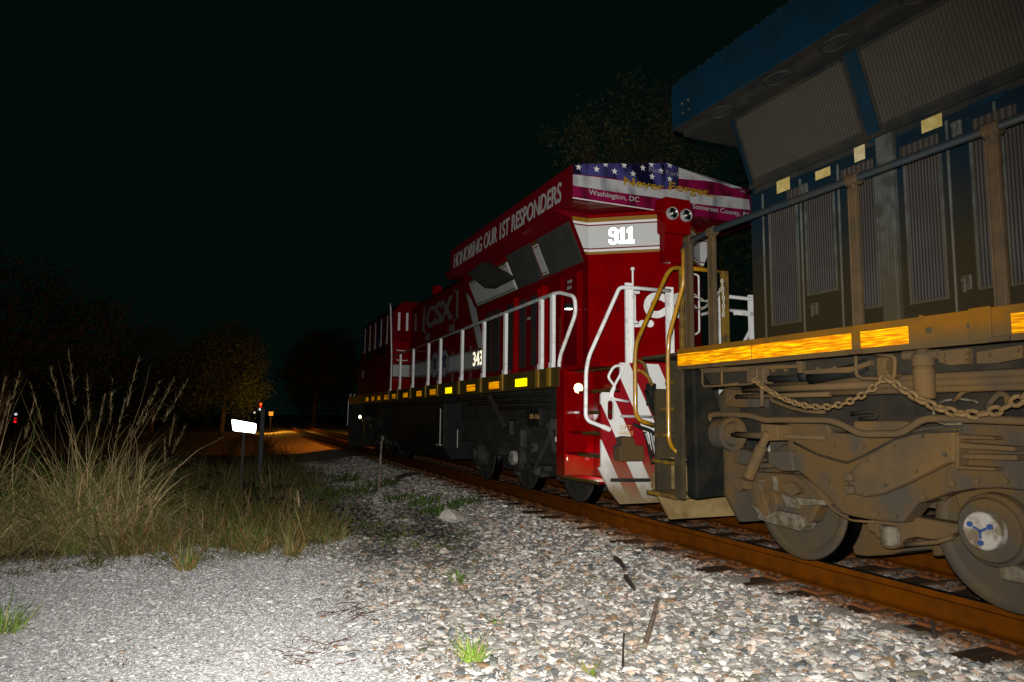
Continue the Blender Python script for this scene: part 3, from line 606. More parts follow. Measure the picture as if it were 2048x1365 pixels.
for yy, wv in ((5.555, .045), (5.20, .042), (3.585, .036), (2.575, .038), (1.5, .04), (.3, .04)):
    mb = MB().box(-1.52, -1.485, yy - wv, yy + wv, 1.76, 3.02); mb.box(-1.535, -1.52, yy - wv, yy - wv + .014, 1.76, 3.0).box(-1.535, -1.52, yy + wv - .014, yy + wv, 1.76, 3.0)
    mb.cyl((-1.5, yy - .05, 3.066), (-1.5, yy + .05, 3.066), .05, n=10); mb.cyl((-1.5, yy, 3.0), (-1.5, yy, 3.04), .03, n=8)
    mb.box(-1.575, -1.535, yy - wv - .02, yy + wv + .02, 1.745, 1.775)
    mb.build('post', M['post'], hr, bevel=.006)
# end platform: stair well, grab rails, chain, pilot
well = MB().box(-1.54, -1.50, 5.66, 5.80, .46, 1.745).build('stair_well', M['stairgrime'], blue, bevel=.006)
MB().prism([(-1.52, 1.745), (-1.42, 1.745), (-1.30, 1.60), (-1.16, 1.3), (-1.16, .50), (-1.50, .48)], 'y', 5.50, 5.655).build('side_panel', M['flap'], well, bevel=.02)
MB().prism([(-1.16, .5), (-1.16, 1.5), (-.9, 1.74), (-.9, .5)], 'y', 5.50, 5.56).build('inner_panel', M['stairgrime'], well)
MB().prism([(-1.38, .47), (-.8, .47), (-.8, 1.93), (-1.20, 1.93), (-1.20, 1.58), (-1.36, 1.58), (-1.38, 1.55)], 'y', 6.33, 6.37).build('end_plate', M['stairgrime'], well)
for z, x in ((.47, -1.52), (.80, -1.45), (1.08, -1.40), (1.36, -1.33), (1.65, -1.26)):
    st = MB().box(x, x + .34, 5.80, 6.33, z - .018, z + .012).build('step', M['tan'] if z < .5 else M['stairgrime'], well)
    MB().box(x - .006, x + .0, 5.81, 6.32, z - .022, z + .016).build('step_edge', M['yellowdirty'], st)
MB().box(-1.19, -1.16, 5.80, 6.33, .49, .83).build('kick_plate', M['tan'], well)
MB().box(-1.52, 1.52, 5.70, 6.40, 1.90, 1.93).build('end_platform', M['stairgrime'], blue)
g1 = [(-.95, 6.4, 3.0), (-1.10, 6.4, 2.975), (-1.17, 6.4, 2.89), (-1.59, 6.4, 2.08), (-1.605, 6.4, 1.9), (-1.605, 6.4, 1.32), (-1.56, 6.4, 1.235), (-1.37, 6.4, 1.18)]
MB().tube(g1, .024, 10, rnd=.08).build('grab_rail', M['yellow'], blue, smooth=True)
MB().tube([(-1.52, 5.62, 2.98), (-1.53, 5.62, 2.62), (-1.53, 5.88, 2.10), (-1.53, 5.90, 1.9), (-1.53, 5.90, 1.04), (-1.53, 5.85, .965), (-1.53, 5.76, .92)], .022, 10, rnd=.07).build('grab_rail', M['yellow'], blue, smooth=True)
er = MB().tube([(-.95, 6.4, 3.0), (-.36, 6.4, 3.0)], .026, 8).build('end_rail', M['yellow'], blue, smooth=True)
MB().box(-.40, -.30, 6.37, 6.41, 1.93, 3.01).build('post', M['yellowdirty'], er, bevel=.006); MB().box(-1.0, -.95, 6.37, 6.41, 1.93, 3.0).build('post', M['yellowdirty'], er, bevel=.006)
MB().box(.35, .42, 6.37, 6.41, 1.93, 3.0).build('post', M['yellowdirty'], er, bevel=.006)
chain_mb(sag((-.98, 6.36, 2.82), (-.66, 6.36, 2.62), (-.42, 6.36, 2.80)), .06, .006).build('safety_chain', M['galv'], blue, smooth=True)
chain_mb([(-.42, 6.35, 2.9), (-.40, 6.35, 2.65), (-.41, 6.35, 2.45)], .06, .007).build('safety_chain', M['galv'], blue, smooth=True)
MB().prism([(-1.40, .52), (-1.17, .15), (1.17, .15), (1.40, .52), (1.38, .66), (-1.38, .66)], 'y', 6.38, 6.42).build('pilot_plate', M['tan'], blue)
MB().prism([(-1.2, .50), (-1.2, .9), (-.75, .9), (-.75, .26), (-1.05, .26)], 'y', 5.40, 5.44).build('pilot_brace', M['truck'], blue)
mb = MB().box(-.12, .12, 6.4, 6.72, .80, 1.02).box(-.2, .17, 6.68, 7.02, .72, 1.06).build('coupler', M['truckr'], blue, bevel=.03)
# underframe, pipes, brake chains
MB().box(-.95, .95, YE, 5.6, 1.10, 1.93).box(-1.3, 1.3, YE, 5.6, 1.60, 1.745).build('underframe', M['underd'], blue)
mb = MB()
for k, (py, r) in enumerate(((738, .032), (752, .030), (765, .034), (778, .026))):
    z = on(1900, py, 'x', -1.22)[2]; mb.tube([(-1.22, -3, z), (-1.22, 3.3 if k % 2 else 3.6, z), (-1.22, 5.3 - .2 * k, z - .01)], r, 8)
for py, r, ya, yb in ((775, .03, 3.7, 5.1), (790, .022, 4.1, 5.2)): z = on(1620, py, 'x', -1.25)[2]; mb.tube([(-1.25, ya, z), (-1.25, yb, z)], r, 8)
mb.build('air_pipe', M['truck2'], blue, smooth=True)
mb = MB().tube(pth([(255, 140), (255, 215), (265, 228), (490, 215), (520, 200), (523, 130)], -1.42, c6), .012, 6, rnd=.04)
mb.tube(pth([(350, 130), (350, 215), (360, 222), (430, 215)], -1.42, c6), .013, 6, rnd=.04); mb.tube(pth([(545, 205), (545, 325)], -1.42, c6), .018, 8)
mb.build('pipe_bracket', M['truck2'], blue, smooth=True)
MB().tube(pth([(1100, 75), (1180, 78), (1195, 95), (1190, 180), (1175, 190), (1030, 188), (1005, 170), (1003, 80)], -1.42, c6), .014, 8, rnd=.03).build('hanger_loop', M['truck2'], blue, smooth=True)
MB().prism(outline([(1110, 85), (1165, 85), (1150, 130), (1175, 175), (1140, 205), (1115, 180), (1110, 130)], -1.38, c6), 'x', -1.4, -1.25).build('chain_bracket', M['truck'], blue, bevel=.012)
MB().prism(outline([(490, 140), (560, 140), (560, 215), (500, 205)], -1.35, c6), 'x', -1.37, -1.25).build('chain_bracket', M['truck2'], blue, bevel=.01)
BB = ((600, 150), (660, 148), (820, 140), (900, 135), (1430, 75), (1540, 66), (1540, 100), (1430, 105), (1650, 75), (1790, 50))
for pts, bolts in (([(720, 105), (745, 105), (745, 150), (1000, 130), (1080, 100), (1080, 125), (980, 160), (730, 170)], BB[2:4]), ([(250, 140), (720, 120), (720, 138), (250, 165)], BB[:2]), ([(480, 150), (500, 150), (505, 210), (480, 205)], ()),
                   ([(1410, 55), (1560, 40), (1560, 118), (1470, 125), (1415, 110)], BB[4:8]), ([(1600, 60), (1823, 25), (1823, 90), (1700, 115), (1600, 118)], BB[8:])):
    mb = MB().prism(outline(pts, -1.33, c6), 'x', -1.35, -1.21)
    for p in bolts: q = on(*c6(*p), 'x', -1.36); mb.cyl((-1.34, q[1], q[2]), (-1.372, q[1], q[2]), .013, n=6)
    mb.build('frame_bracket', M['truck2'], blue, bevel=.004)
mb = MB().tube(pth([(780, 190), (880, 170), (990, 150), (1060, 120)], -1.3, c6), .05, 10); mb.tube(pth([(560, 190), (780, 188)], -1.3, c6), .03, 8); mb.tube(pth([(740, 175), (780, 175)], -1.3, c6), .055, 8); mb.build('air_hose', M['black'], blue, smooth=True)
c = on(*c6(1335, 180), 'x', -1.33)
MB().lathe((-1.33, c[1], 1.42), (0, 0, 1), [(0, .04), (0, .062), (.012, .068), (.20, .070), (.22, .06), (.23, .075), (.30, .07), (.33, .045), (.36, .04)], 20).cyl((-1.33, c[1] - .12, 1.72), (-1.33, c[1] + .14, 1.73), .036, n=10).build('air_filter', M['truck2'], blue, bevel=.004)
MB().tube(pth([(285, 400), (292, 368), (330, 362), (480, 368), (560, 392), (620, 390), (870, 392), (915, 405), (1020, 455), (1060, 460), (1200, 458), (1240, 445), (1325, 390), (1370, 383), (1600, 388), (1823, 396)], -1.32, c6) + [(-1.32, 1.8, 1.23)], .027, 10, rnd=.05).build('brake_pipe', M['truck2'], blue, smooth=True)
a, b, d = pth([(500, 190), (820, 328), (1150, 178)], -1.42, c6)
chain_mb(sag(a, b, d, 24), .078, .0115, wide=.80).build('brake_chain', M['chain'], blue, smooth=True)
a, b, d = pth([(1150, 178), (1540, 362), (1900, 200)], -1.42, c6)
chain_mb(sag(a, b, d, 24), .100, .0150, wide=.80).build('brake_chain', M['chain'], blue, smooth=True)
MB().tube(pth([(1410, 310), (1440, 295), (1510, 288), (1580, 298), (1600, 310)], -1.15, c6), .01, 6).tube(pth([(1405, 400), (1440, 412), (1520, 410)], -1.35, c6), .01, 6).tube(pth([(1382, 345), (1385, 385)], -1.25, c6), .01, 6).build('cable', M['pale'], blue, smooth=True)
mb = MB().prism(outline([(370, 240), (430, 245), (520, 240), (520, 330), (430, 330), (360, 320)], -1.1, c6), 'x', -1.12, -.9)
for a in (380, 425, 480): mb.tube(pth([(a, 250), (a + 15, 275), (a + 5, 300)], -1.2, c6), .015, 6)
mb.build('valve_block', M['truck'], blue, bevel=.01)
MB().prism(outline([(1000, 395), (1260, 395), (1290, 425), (1200, 470), (1000, 450)], -1.06, c6), 'x', -1.09, -.95).build('bolster_pad', M['truck2'], blue, bevel=.02)
for pts, r, mm in (([(560, 250), (600, 300), (680, 330), (760, 350), (850, 352)], .016, 'truck2'), ([(640, 265), (760, 255), (900, 262), (1010, 250)], .012, 'truck'), ([(980, 362), (1060, 350), (1100, 352), (1105, 380), (1020, 385)], .014, 'underd'),
                   ([(1480, 300), (1530, 250), (1600, 240), (1760, 238)], .016, 'truck2'), ([(1640, 330), (1680, 280), (1700, 262), (1740, 270), (1745, 330)], .02, 'truck')):
    MB().tube(pth(pts, -1.18, c6), r, 8, rnd=.03).build('conduit', M[mm], blue, smooth=True)
for pts in ([(-.7, 6.42, 1.15), (-.74, 6.6, .75), (-.72, 6.85, .62), (-.72, 7.1, .8), (-.7, 7.26, 1.15)], [(-.5, 6.42, 1.2), (-.52, 6.65, .7), (-.5, 6.85, .55), (-.5, 7.05, .72), (-.48, 7.26, 1.2)], [(-.9, 6.42, 1.62), (-.93, 6.6, 1.3), (-.92, 6.85, 1.18), (-.9, 7.1, 1.35), (-.88, 7.26, 1.6)], [(-.35, 6.42, 1.1), (-.36, 6.7, .55), (-.36, 6.95, .55), (-.35, 7.26, 1.1)]):
    MB().tube(pts, .028, 10, rnd=.2).build('air_hose', M['black'], blue, smooth=True)
truck(blue, lambda y: y, (M['truck'], M['truck2'], M['wheel'], M['pale']), [4.84, 3.02, 1.15])

# ------------------------------------------------------------------ the red locomotive it is coupled to
red = thing('freight_locomotive', 'red locomotive with flag banner and white handrails on its end, coupled beyond the blue one', 'locomotive', (0, 8.5, 0))
XH = -1.003
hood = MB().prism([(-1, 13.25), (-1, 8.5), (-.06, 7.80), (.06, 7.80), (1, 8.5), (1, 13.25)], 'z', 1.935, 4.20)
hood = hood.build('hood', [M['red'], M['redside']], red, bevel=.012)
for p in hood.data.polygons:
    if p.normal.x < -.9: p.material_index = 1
MB().prism([(-1, 1.935), (-1, 4.25), (-.75, 4.47), (.75, 4.47), (1, 4.25), (1, 1.935)], 'y', 13.252, 18.5).build('hood_middle', M['redside'], hood, bevel=.01)
rb = MB().prism([(-1.0, 3.5), (-1.27, 4.11), (1.27, 4.11), (1.0, 3.5)], 'y', 8.502, 13.3).build('radiator_body', M['redside'], red)
wing = MB().prism([(-1.55, 4.21), (-1.55, 4.685), (0, 4.95), (1.55, 4.685), (1.55, 4.21), (1.30, 4.115), (-1.30, 4.115)], 'y', 8.503, 13.35).prism([(-1.55, 4.206), (-1.55, 4.685), (0, 4.95), (1.55, 4.685), (1.55, 4.206)], 'y', 7.95, 8.503).build('radiator_wing', M['redwing'], red, bevel=.004)
MB().prism([(-1.0, 4.47), (-1.1, 4.60), (1.1, 4.60), (1.0, 4.47)], 'y', 13.36, 15.2).build('exhaust_housing', M['redside'], hood, bevel=.02)
MB().box(-.4, .4, 15.6, 17.0, 4.46, 4.66).build('roof_hatch', M['redside'], hood, bevel=.02)
MB().cyl((-.6, 17.4, 4.46), (-.6, 17.4, 4.72), .14, n=14).build('air_horn', M['red'], hood)
text('HONORING OUR 1ST RESPONDERS', (-1.553, 13.12, 4.265), (0, -1, 0), (0, .04, 1), .40, M['silver'], wing, width=4.82, bold=.006, shear=.1)
# flag banner on the end of the wing
def c7(a, b): return 1120 + a / 5.12, 310 + b / 5.12
def flat_y(pts, y, conv=c7):
    return [(q[0], q[2]) for q in (on(*conv(*p), 'y', y) for p in pts)]
roofz = lambda x: 4.945 - .263 * abs(x) / 1.55
bn = MB().prism([(-1.546, 4.216), (1.546, 4.216), (1.546, roofz(1.546)), (0, 4.945), (-1.546, roofz(1.546))], 'y', 7.9462, 7.9486).build('flag_banner', M['magenta'], red)
ws = flat_y([(142, 197), (400, 226), (640, 262), (900, 318), (1080, 352), (1240, 345), (1500, 405), (1750, 425), (1945, 455), (1960, 562), (1700, 535), (1350, 492), (980, 432), (700, 395), (500, 367), (142, 310)], 7.945)
MB().prism(ws, 'y', 7.9432, 7.9452).build('white_stripe', M['whiteprint'], bn)
xr = on(*c7(1225, 200), 'y', 7.945)[0]
ws = [(xr, roofz(xr) - .003)] + [(x, roofz(x) - .003) for x in (.7, 1.0, 1.45)] + flat_y([(1870, 332), (1700, 290), (1500, 262), (1226, 240)], 7.945)
MB().prism(ws, 'y', 7.9432, 7.9452).build('white_stripe', M['whiteprint'], bn)
MB().prism(flat_y([(1500, 330), (1700, 330), (1945, 345), (1945, 372), (1700, 352)], 7.945), 'y', 7.9432, 7.9452).build('white_stripe', M['magenta'], bn)
ct = [(-1.545, roofz(1.545) - .002), (0, 4.942), (xr, roofz(xr) - .002)] + flat_y([(1226, 330), (1080, 340), (900, 306), (640, 252), (400, 214), (142, 190)], 7.943)
MB().prism(ct, 'y', 7.9402, 7.9422).build('star_field', M['navy'], bn)
for sx, sy in ((200, 122), (385, 143), (570, 165), (760, 190), (668, 102), (860, 130), (955, 220), (1045, 162), (1135, 245), (1135, 100), (948, 96), (478, 92)):
    q = on(*c7(sx, sy), 'y', 7.939); pts = [(q[0] + (.052 if k % 2 == 0 else .021) * math.sin(k * math.pi / 5), q[2] + (.052 if k % 2 == 0 else .021) * math.cos(k * math.pi / 5)) for k in range(10)]
    pts = [(a, min(b, roofz(a) - .004)) for a, b in pts]
    MB().prism(pts, 'y', 7.9375, 7.9392).build('star', M['white'], bn)
def btext(s, a, b, a2, size, mm, **k):
    p = on(*c7(a, b), 'y', 7.935); q = on(*c7(a2, b + (a2 - a) * .13), 'y', 7.935)
    text(s, (p[0], 7.9345, p[2]), (1, 0, 0), (0, 0, 1), size, mm, bn, width=q[0] - p[0], ext=.001, **k)
btext('Washington, DC', 305, 402, 822, .105, M['silver'], bold=.001)
btext('Somerset County, PA', 1368, 545, 1960, .105, M['silver'], bold=.001)
btext('New York City', 920, 166, 1375, .10, M['darktext'])
btext('Never', 655, 300, 1070, .165, M['goldprint'], bold=.004)
btext('Forget...', 1120, 352, 1620, .165, M['goldprint'], bold=.004)
MB().box(-1.548, -.24, 7.944, 7.9487, 4.200, 4.2135).build('banner_edge', M['white'], bn)
# number band round the end of the hood
bandm = zbands('number_band_paint', [(3.635, (.20, .105, .006)), (3.668, (.62, .62, .6)), (3.688, (.13, .001, .005)), (4.018, (.46, .47, .46)), (4.038, (.13, .001, .005)), (4.072, (.62, .62, .6)), (9, (.20, .105, .006))])
FD = np.array([.94, -.70, 0]) / 1.172; FN = np.array([-.70, -.94, 0]) / 1.172; FA = np.array([-1.0, 8.5, 0])   # left facet of the pointed hood end
def facet(px, py):          # survey on that facet: (distance along it, height)
    v = ray(px, py); k = np.dot(FA - CAM, FN) / np.dot(v, FN); p = CAM + k * v; return float(np.dot(p - FA, FD)), float(p[2])
def digits(spec, h, wd, gap):   # slab-serif numerals as outlines
    out = []; x = 0
    for ch in spec:
        if ch == '9':
            out.append(('9', x)); x += wd + gap
        else: out.append(('1', x)); x += wd * .78 + gap
    polys = []
    for ch, x in out:
        if ch == '1':
            w1 = wd * .78; st = wd * .36; c = x + w1 / 2
            polys.append([(x, 0), (x + w1, 0), (x + w1, h * .19), (c + st / 2, h * .19), (c + st / 2, h), (c - st * .2, h), (x, h * .83), (x, h * .68), (c - st / 2, h * .74), (c - st / 2, h * .19), (x, h * .19)])
        else:
            k = .26 * wd; t = wd * .33; m = h * .52
            polys += [[(x, m - .0 + k * .6), (x + k, m - .06 * h), (x + wd - t, m - .06 * h), (x + wd - t, m + t * .45), (x + t, m + t * .45), (x + t, h - t * .75), (x + wd - t, h - t * .75), (x + wd - t, m - .06 * h), (x + wd - t, t * .7), (x + t, t * .7), (x + t, h * .26), (x, h * .26), (x, k), (x + k, 0), (x + wd - k, 0), (x + wd, k), (x + wd, h - k), (x + wd - k, h), (x + k, h), (x, h - k)]]
    return polys
for s in (-1, 1):
    nrm = FN * np.array([-s, 1, 1]); d = FD * np.array([-s, 1, 1]); A0 = FA * np.array([-s, 1, 1]); o3 = nrm * .003
    q = [A0 + o3 + np.array([0, 0, z]) + d * t for t, z in ((0, 3.595), (1.10, 3.595), (1.10, 4.135), (0, 4.135))]
    band = MB().slab(q, nrm, .004)
    band.prism([(s * 1.0, 3.595), (s * 1.045, 3.595), (s * 1.262, 4.09), (s * 1.262, 4.135), (s * 1.0, 4.135)], 'y', 8.49, 8.4995)
    band = band.build('number_band', bandm, red)
    dd = d if s < 0 else -d
    t0 = facet(1219, 470)[0] if s < 0 else 1.172 - .45
    base = (FA + FD * t0 if s < 0 else A0 + d * (1.172 - .30)) + nrm * .0085 + np.array([0, 0, 3.735])
    mb = MB()
    for pl_ in digits('911', .235, .132, .014): mb.slab([base + dd * u + np.array([0, 0, z]) for u, z in pl_], nrm, .003)
    mb.build('numerals', M['retro_num'] if s < 0 else M['retro_num2'], band)
# headlight housing
hb = MB().prism([(-.215, 3.86), (-.19, 3.83), (.19, 3.83), (.215, 3.86), (.215, 4.34), (-.215, 4.34)], 'y', 7.70, 8.25).build('headlight_housing', M['red'], red, bevel=.012)
MB().box(-.19, .17, 7.76, 8.1, 3.42, 3.83).build('housing_pedestal', M['red'], hb, bevel=.01)
for s in (-1, 1):
    h = MB().lathe((s * .118, 7.702, 4.10), (0, -1, 0), [(0, .09), (.045, .09), (.052, .084), (.046, .077), (.004, .076)], 28, False).build('headlight', M['silver'], hb, smooth=True)
    MB().lathe((s * .118, 7.699, 4.10), (0, -1, 0), [(.001, .001), (.003, .022), (.012, .048), (.034, .076)], 28, False).build('lamp_reflector', M['chrome'], h, smooth=True)
    MB().lathe((s * .118, 7.697, 4.10), (0, -1, 0), [(0, .014), (.03, .013), (.038, .002)], 12).build('lamp_bulb', M['white'], h, smooth=True)
# radiator screens, dividers, silver swoosh along the side
SL = dict(x0=-1.0, zx0=3.5, x1=-1.27, zx1=4.11)
yy = lambda px: on(px, 512 + (1174 - px) / 135 * 58, 'x', -1.0)[1]
for a, b in ((1172, 1104), (1090, 1040)):
    q, nrm = slant(yy(a) + .02, yy(b), 3.52, 4.09, **SL); MB().slab(q, nrm, .012).build('radiator_screen', M['grayscreen'], rb)
for a, b in ((1103, 1092),):
    q, nrm = slant(yy(a), yy(b), 3.56, 4.025, off=.006, **SL); dv = MB().slab(q, nrm, .012).build('screen_divider', M['silver'], rb)
    for z0, z1, mm in ((3.52, 3.56, 'goldsill'), (3.585, 3.60, 'redwing'), (3.985, 4.0, 'redwing'), (4.025, 4.08, 'goldsill')):
        q, nrm = slant(yy(a), yy(b), z0, z1, off=.019, **SL); MB().slab(q, nrm, .003).build('divider_stripe', M[mm], dv)
q, nrm = slant(yy(1040) + .03, 13.1, 3.53, 3.98, off=.005, **SL); sw = MB().slab(q, nrm, .004).build('silver_swoosh', M['silver'], rb)
for z0, z1, mm in ((3.505, 3.53, 'goldsill'), (3.55, 3.565, 'black'), (3.985, 4.02, 'goldsill'), (3.945, 3.958, 'redwing')):
    q, nrm = slant(yy(1040) + .03, 13.1, z0, z1, off=.010, **SL); MB().slab(q, nrm, .003).build('pinstripe', M[mm], sw)
q, nrm = slant(yy(1040) + .03, yy(1040) + .10, 3.53, 4.0, off=.012, **SL); MB().slab(q, nrm, .003).build('pinstripe', M['white'], sw)
dm = outline([(970, 521), (1012, 553), (971, 574), (936, 545)], -1.36)
MB().prism(dm, 'x', -1.38, -1.15).build('vent_box', M['grayscreen'], rb, bevel=.01)
swp = MB().prism(outline([(931, 580), (951, 604), (958, 645), (974, 704), (961, 712)], XH), 'x', XH - .004, XH - .001)
swp.prism([(12.45, 2.60), (12.36, 2.22), (18.45, 2.30), (18.45, 2.68)], 'x', XH - .004, XH - .001)
sw2 = swp.build('silver_swoosh', M['silver'], hood)
for za, zb, mm in ((2.605, 2.63, 'goldsill'), (2.18, 2.205, 'goldsill'), (2.575, 2.59, 'black'), (2.235, 2.25, 'black')):
    MB().prism([(12.5, za), (12.5, zb), (18.45, zb + .08), (18.45, za + .08)], 'x', XH - .008, XH - .005).build('pinstripe', M[mm], sw2)
MB().prism(outline([(930, 580), (933, 580), (962, 712), (959, 712)], XH), 'x', XH - .008, XH - .005).build('pinstripe', M['goldsill'], sw2)
text('343', (XH - .010, 13.36, 2.30), (0, -1, 0), (0, 0, 1), .40, M['retro_num2'], sw2, width=.56, bold=.008)
# emblem and rail lettering further along
lg = text('CSX', (XH - .004, 17.0, 3.52), (0, -1, 0), (0, 0, 1), .72, M['dimwhite'], hood, width=2.2, bold=.03)
mb = MB()
for y0, y1, z0, z1 in ((17.28, 17.16, 3.40, 4.12), (17.28, 17.0, 3.40, 3.45), (17.28, 17.0, 4.07, 4.12), (14.54, 14.42, 3.40, 4.12), (14.7, 14.42, 3.40, 3.45), (14.7, 14.42, 4.07, 4.12)): mb.box(XH - .006, XH - .002, y1, y0, z0, z1)
for yc in (16.95, 16.73, 14.95, 14.73): mb.cyl((XH - .002, yc, 3.27), (XH - .006, yc, 3.27), .095, n=16)
mb.build('emblem_lettering', M['dimwhite'], hood)
for yc, c in ((15.33, 'silver'), (16.1, 'goldsill')):
    e = MB().lathe((XH - .002, yc, 2.50), (-1, 0, 0), [(0, .34), (.006, .34)], 28).build('round_emblem', M['navy'], hood)
    MB().lathe((XH - .009, yc, 2.50), (-1, 0, 0), [(0, .30), (.003, .30)], 24).build('emblem_face', M['darktext'], e)
    MB().prism([(yc - .2, 2.4), (yc + .2, 2.4), (yc + .05, 2.5), (yc + .2, 2.62), (yc, 2.7), (yc - .2, 2.62), (yc - .05, 2.5)], 'x', XH - .0155, XH - .013).build('emblem_cross', M['navy'], e)
# hood doors and grilles
py = lambda px: on(px, 640, 'x', -1.0)[1]
for a, b in ((1001, 988), (1030, 1016), (1053, 1041), (1078, 1064), (985, 975)):
    d = MB().box(XH - .012, XH - .002, py(a), py(b), 2.10, 3.30).build('door_grille', M['graygrille'], hood, bevel=.004)
for a, b, w_ in ((1039, 1031, .10), (1098, 1089, .13), (1087, 1080, .09)): MB().box(-1.0 - w_, -1.001, py(a), py(a) + .05, 2.0, 3.36).build('door_post', M['red'], hood, bevel=.006)
for px in (1128, 1160, 1166): MB().box(-1.035, -1.001, py(px), py(px) + .03, 2.02, 3.40).build('door_edge', M['red'], hood, bevel=.005)
for px, z in ((1141, 3.30), (1140, 3.21), (1059, 2.93)): MB().box(XH - .004, XH - .001, py(px) - .07, py(px) + .07, z - .025, z + .025).build('notice', M['darktext'], hood)
mb = MB().box(-1.15, -1.0, 8.86, 8.98, 2.86, 2.93); mb.build('walkway_lamp', M['black'], hood, bevel=.005)
MB().box(-1.15, -1.06, 8.87, 8.95, 2.845, 2.858).build('lamp_lens', lamp('walkway_lamp_lens', (1, .97, .9), 4), hood)
# sill, reflectors, handrails
sill = MB().box(-1.52, 1.52, 8.5, 25.0, 1.90, 1.935).box(-1.55, -1.52, 8.36, 25.0, 1.66, 1.938).box(1.52, 1.55, 8.36, 25.0, 1.66, 1.938).build('walkway_sill', M['goldsill'], red)
for i, (a, b) in enumerate(((9.85, 9.41), (11.0, 10.54), (12.16, 11.70), (13.49, 13.06), (14.62, 14.16), (15.74, 15.30), (17.02, 16.57), (18.25, 17.85), (19.2, 18.8), (20.1, 19.7), (20.95, 20.55), (21.85, 21.45))):
    MB().box(-1.554, -1.5505, b, a, 1.715, 1.835).build('reflector', M['retro_yellow' if i in (0, 3) else 'retro_orange'], sill)
hr = MB().tube([(-1.5, 18.55, 2.875), (-1.5, 8.62, 3.0)], .026, 8).build('handrail', mat('worn_gray_rail', (.16, .18, .175), .5, (.11, .12, .11), 8), red, smooth=True)
MB().tube([(-1.5, 8.63, 3.0), (-1.5, 8.44, 2.99), (-1.5, 7.98, 2.86), (-1.5, 7.95, 2.63), (-1.5, 8.42, 2.08), (-1.5, 8.45, 1.9), (-1.5, 8.46, .95)], .026, 10, rnd=.12).box(-1.53, -1.46, 8.43, 8.50, .91, .98).build('stair_rail', M['white_rail'], red, smooth=False)
for px in (1106, 1083, 1011, 967.5, 923.5, 880, 856, 825.5, 799.5, 782):
    yq = on(px, 740 + (1106 - px) * .12, 'x', -1.5)[1]; zt = 3.0 - .0125 * (yq - 8.62)
    pc = MB().box(-1.525, -1.475, yq - .045, yq + .045, 1.94, zt - .01).box(-1.54, -1.525, yq - .06, yq + .06, 1.94, 2.02).build('post', M['white_rail'], hr, bevel=.006)
    MB().box(-1.575, -1.552, yq - .045, yq + .045, 1.68, 1.938).build('post_foot', M['gold'], pc)
# end platform: plate with diagonal stripes, stair well, grab rails
MB().box(-1.52, 1.52, 7.30, 8.5, 1.88, 1.93).build('end_platform', M['red'], red)
L_ = [(-1.52, .66), (-1.56, .64), (-1.40, .36), (-1.26, .20), (0, .20)]
half = [(-.30, 1.93), (-1.24, 1.93), (-1.24, 1.555), (-1.50, 1.555), (-1.52, 1.53)] + L_
outer = half[:-1] + [(1.26, .20), (1.40, .36), (1.56, .64), (1.52, .66), (1.52, 1.53), (1.50, 1.555), (1.24, 1.555), (1.24, 1.93), (.30, 1.93), (.30, 1.3), (-.30, 1.3)]
slot = [(-1.385 + .045 * math.sin(a) + 0, 1.335 + (.075 if math.cos(a) > 0 else -.075) + .045 * math.cos(a)) for a in [2 * math.pi * k / 16 for k in range(16)]]
bm = bmesh.new(); es = []
for loop in (outer, slot):
    vs = [bm.verts.new((x, 7.27, z)) for x, z in loop]; es += [bm.edges.new((vs[i], vs[(i + 1) % len(vs)])) for i in range(len(vs))]
bmesh.ops.triangle_fill(bm, use_beauty=True, use_dissolve=False, edges=es)
r = bmesh.ops.extrude_face_region(bm, geom=bm.faces[:]); bmesh.ops.translate(bm, verts=[v for v in r['geom'] if isinstance(v, bmesh.types.BMVert)], vec=(0, .03, 0))
me = bpy.data.meshes.new('end_plate'); bm.to_mesh(me); bm.free()
me.materials.append(diag('striped_end_paint', (.21, .001, .005), (.60, .60, .57), .893, .45, .395, .51, .723 + 1.58, (.16, .115, .06), .25, .85))
ep = bpy.data.objects.new('end_plate', me); scn.collection.objects.link(ep); attach(ep, red)
well = MB().box(-1.54, -1.50, 8.20, 8.44, .46, 1.90).box(-1.52, -1.0, 8.34, 8.38, .45, 1.90).box(-1.02, -.98, 7.32, 8.34, .45, 1.88).build('stair_well', M['red'], red, bevel=.006)
oc = on(1158, 777, 'y', 8.33)
MB().cyl((oc[0], 8.338, oc[2]), (oc[0], 8.334, oc[2]), .072, n=8).build('octagonal_reflector', M['retro_oct'], well)
for z, x in ((.46, -1.52), (.77, -1.46), (1.05, -1.40), (1.32, -1.33), (1.60, -1.26)):
    st = MB().box(x, x + .30, 7.31, 8.33, z - .02, z + .01).build('step', M['redside'], well)
    MB().box(x - .008, x - .001, 7.33, 8.30 if z < .5 else 7.95, z - .025, z + .015).build('step_edge', M['goldsill'], st)
MB().box(-1.27, -1.24, 7.31, 8.33, 1.86, 1.895).build('step_edge', M['goldsill'], well)
sl = bpy.data.lights.new('step_lamp_glow', 'POINT'); sl.energy = 14; sl.color = (1, .8, .62); sl.shadow_soft_size = .03
slo = bpy.data.objects.new('step_lamp_glow', sl); scn.collection.objects.link(slo); slo.location = (-1.20, 7.86, .66)
MB().cyl((-1.2, 7.95, .745), (-1.2, 7.95, .72), .05, n=12).build('step_lamp', lamp('step_lamp_lens', (1, .85, .65), 3), well)
def py_(pts, y): return [tuple(on(*p, 'y', y)) for p in pts]
MB().tube(py_([(1342, 583), (1252, 575.5), (1240, 577), (1178, 716), (1173, 745), (1172, 834), (1178, 844), (1208, 856), (1214, 858)], 7.25), .025, 10, rnd=.10).build('end_rail', M['white_rail'], red, smooth=True)
q = py_([(1206, 855), (1220, 861)], 7.24); MB().tube(q, .032, 8).build('rail_foot', M['white_rail'], red)
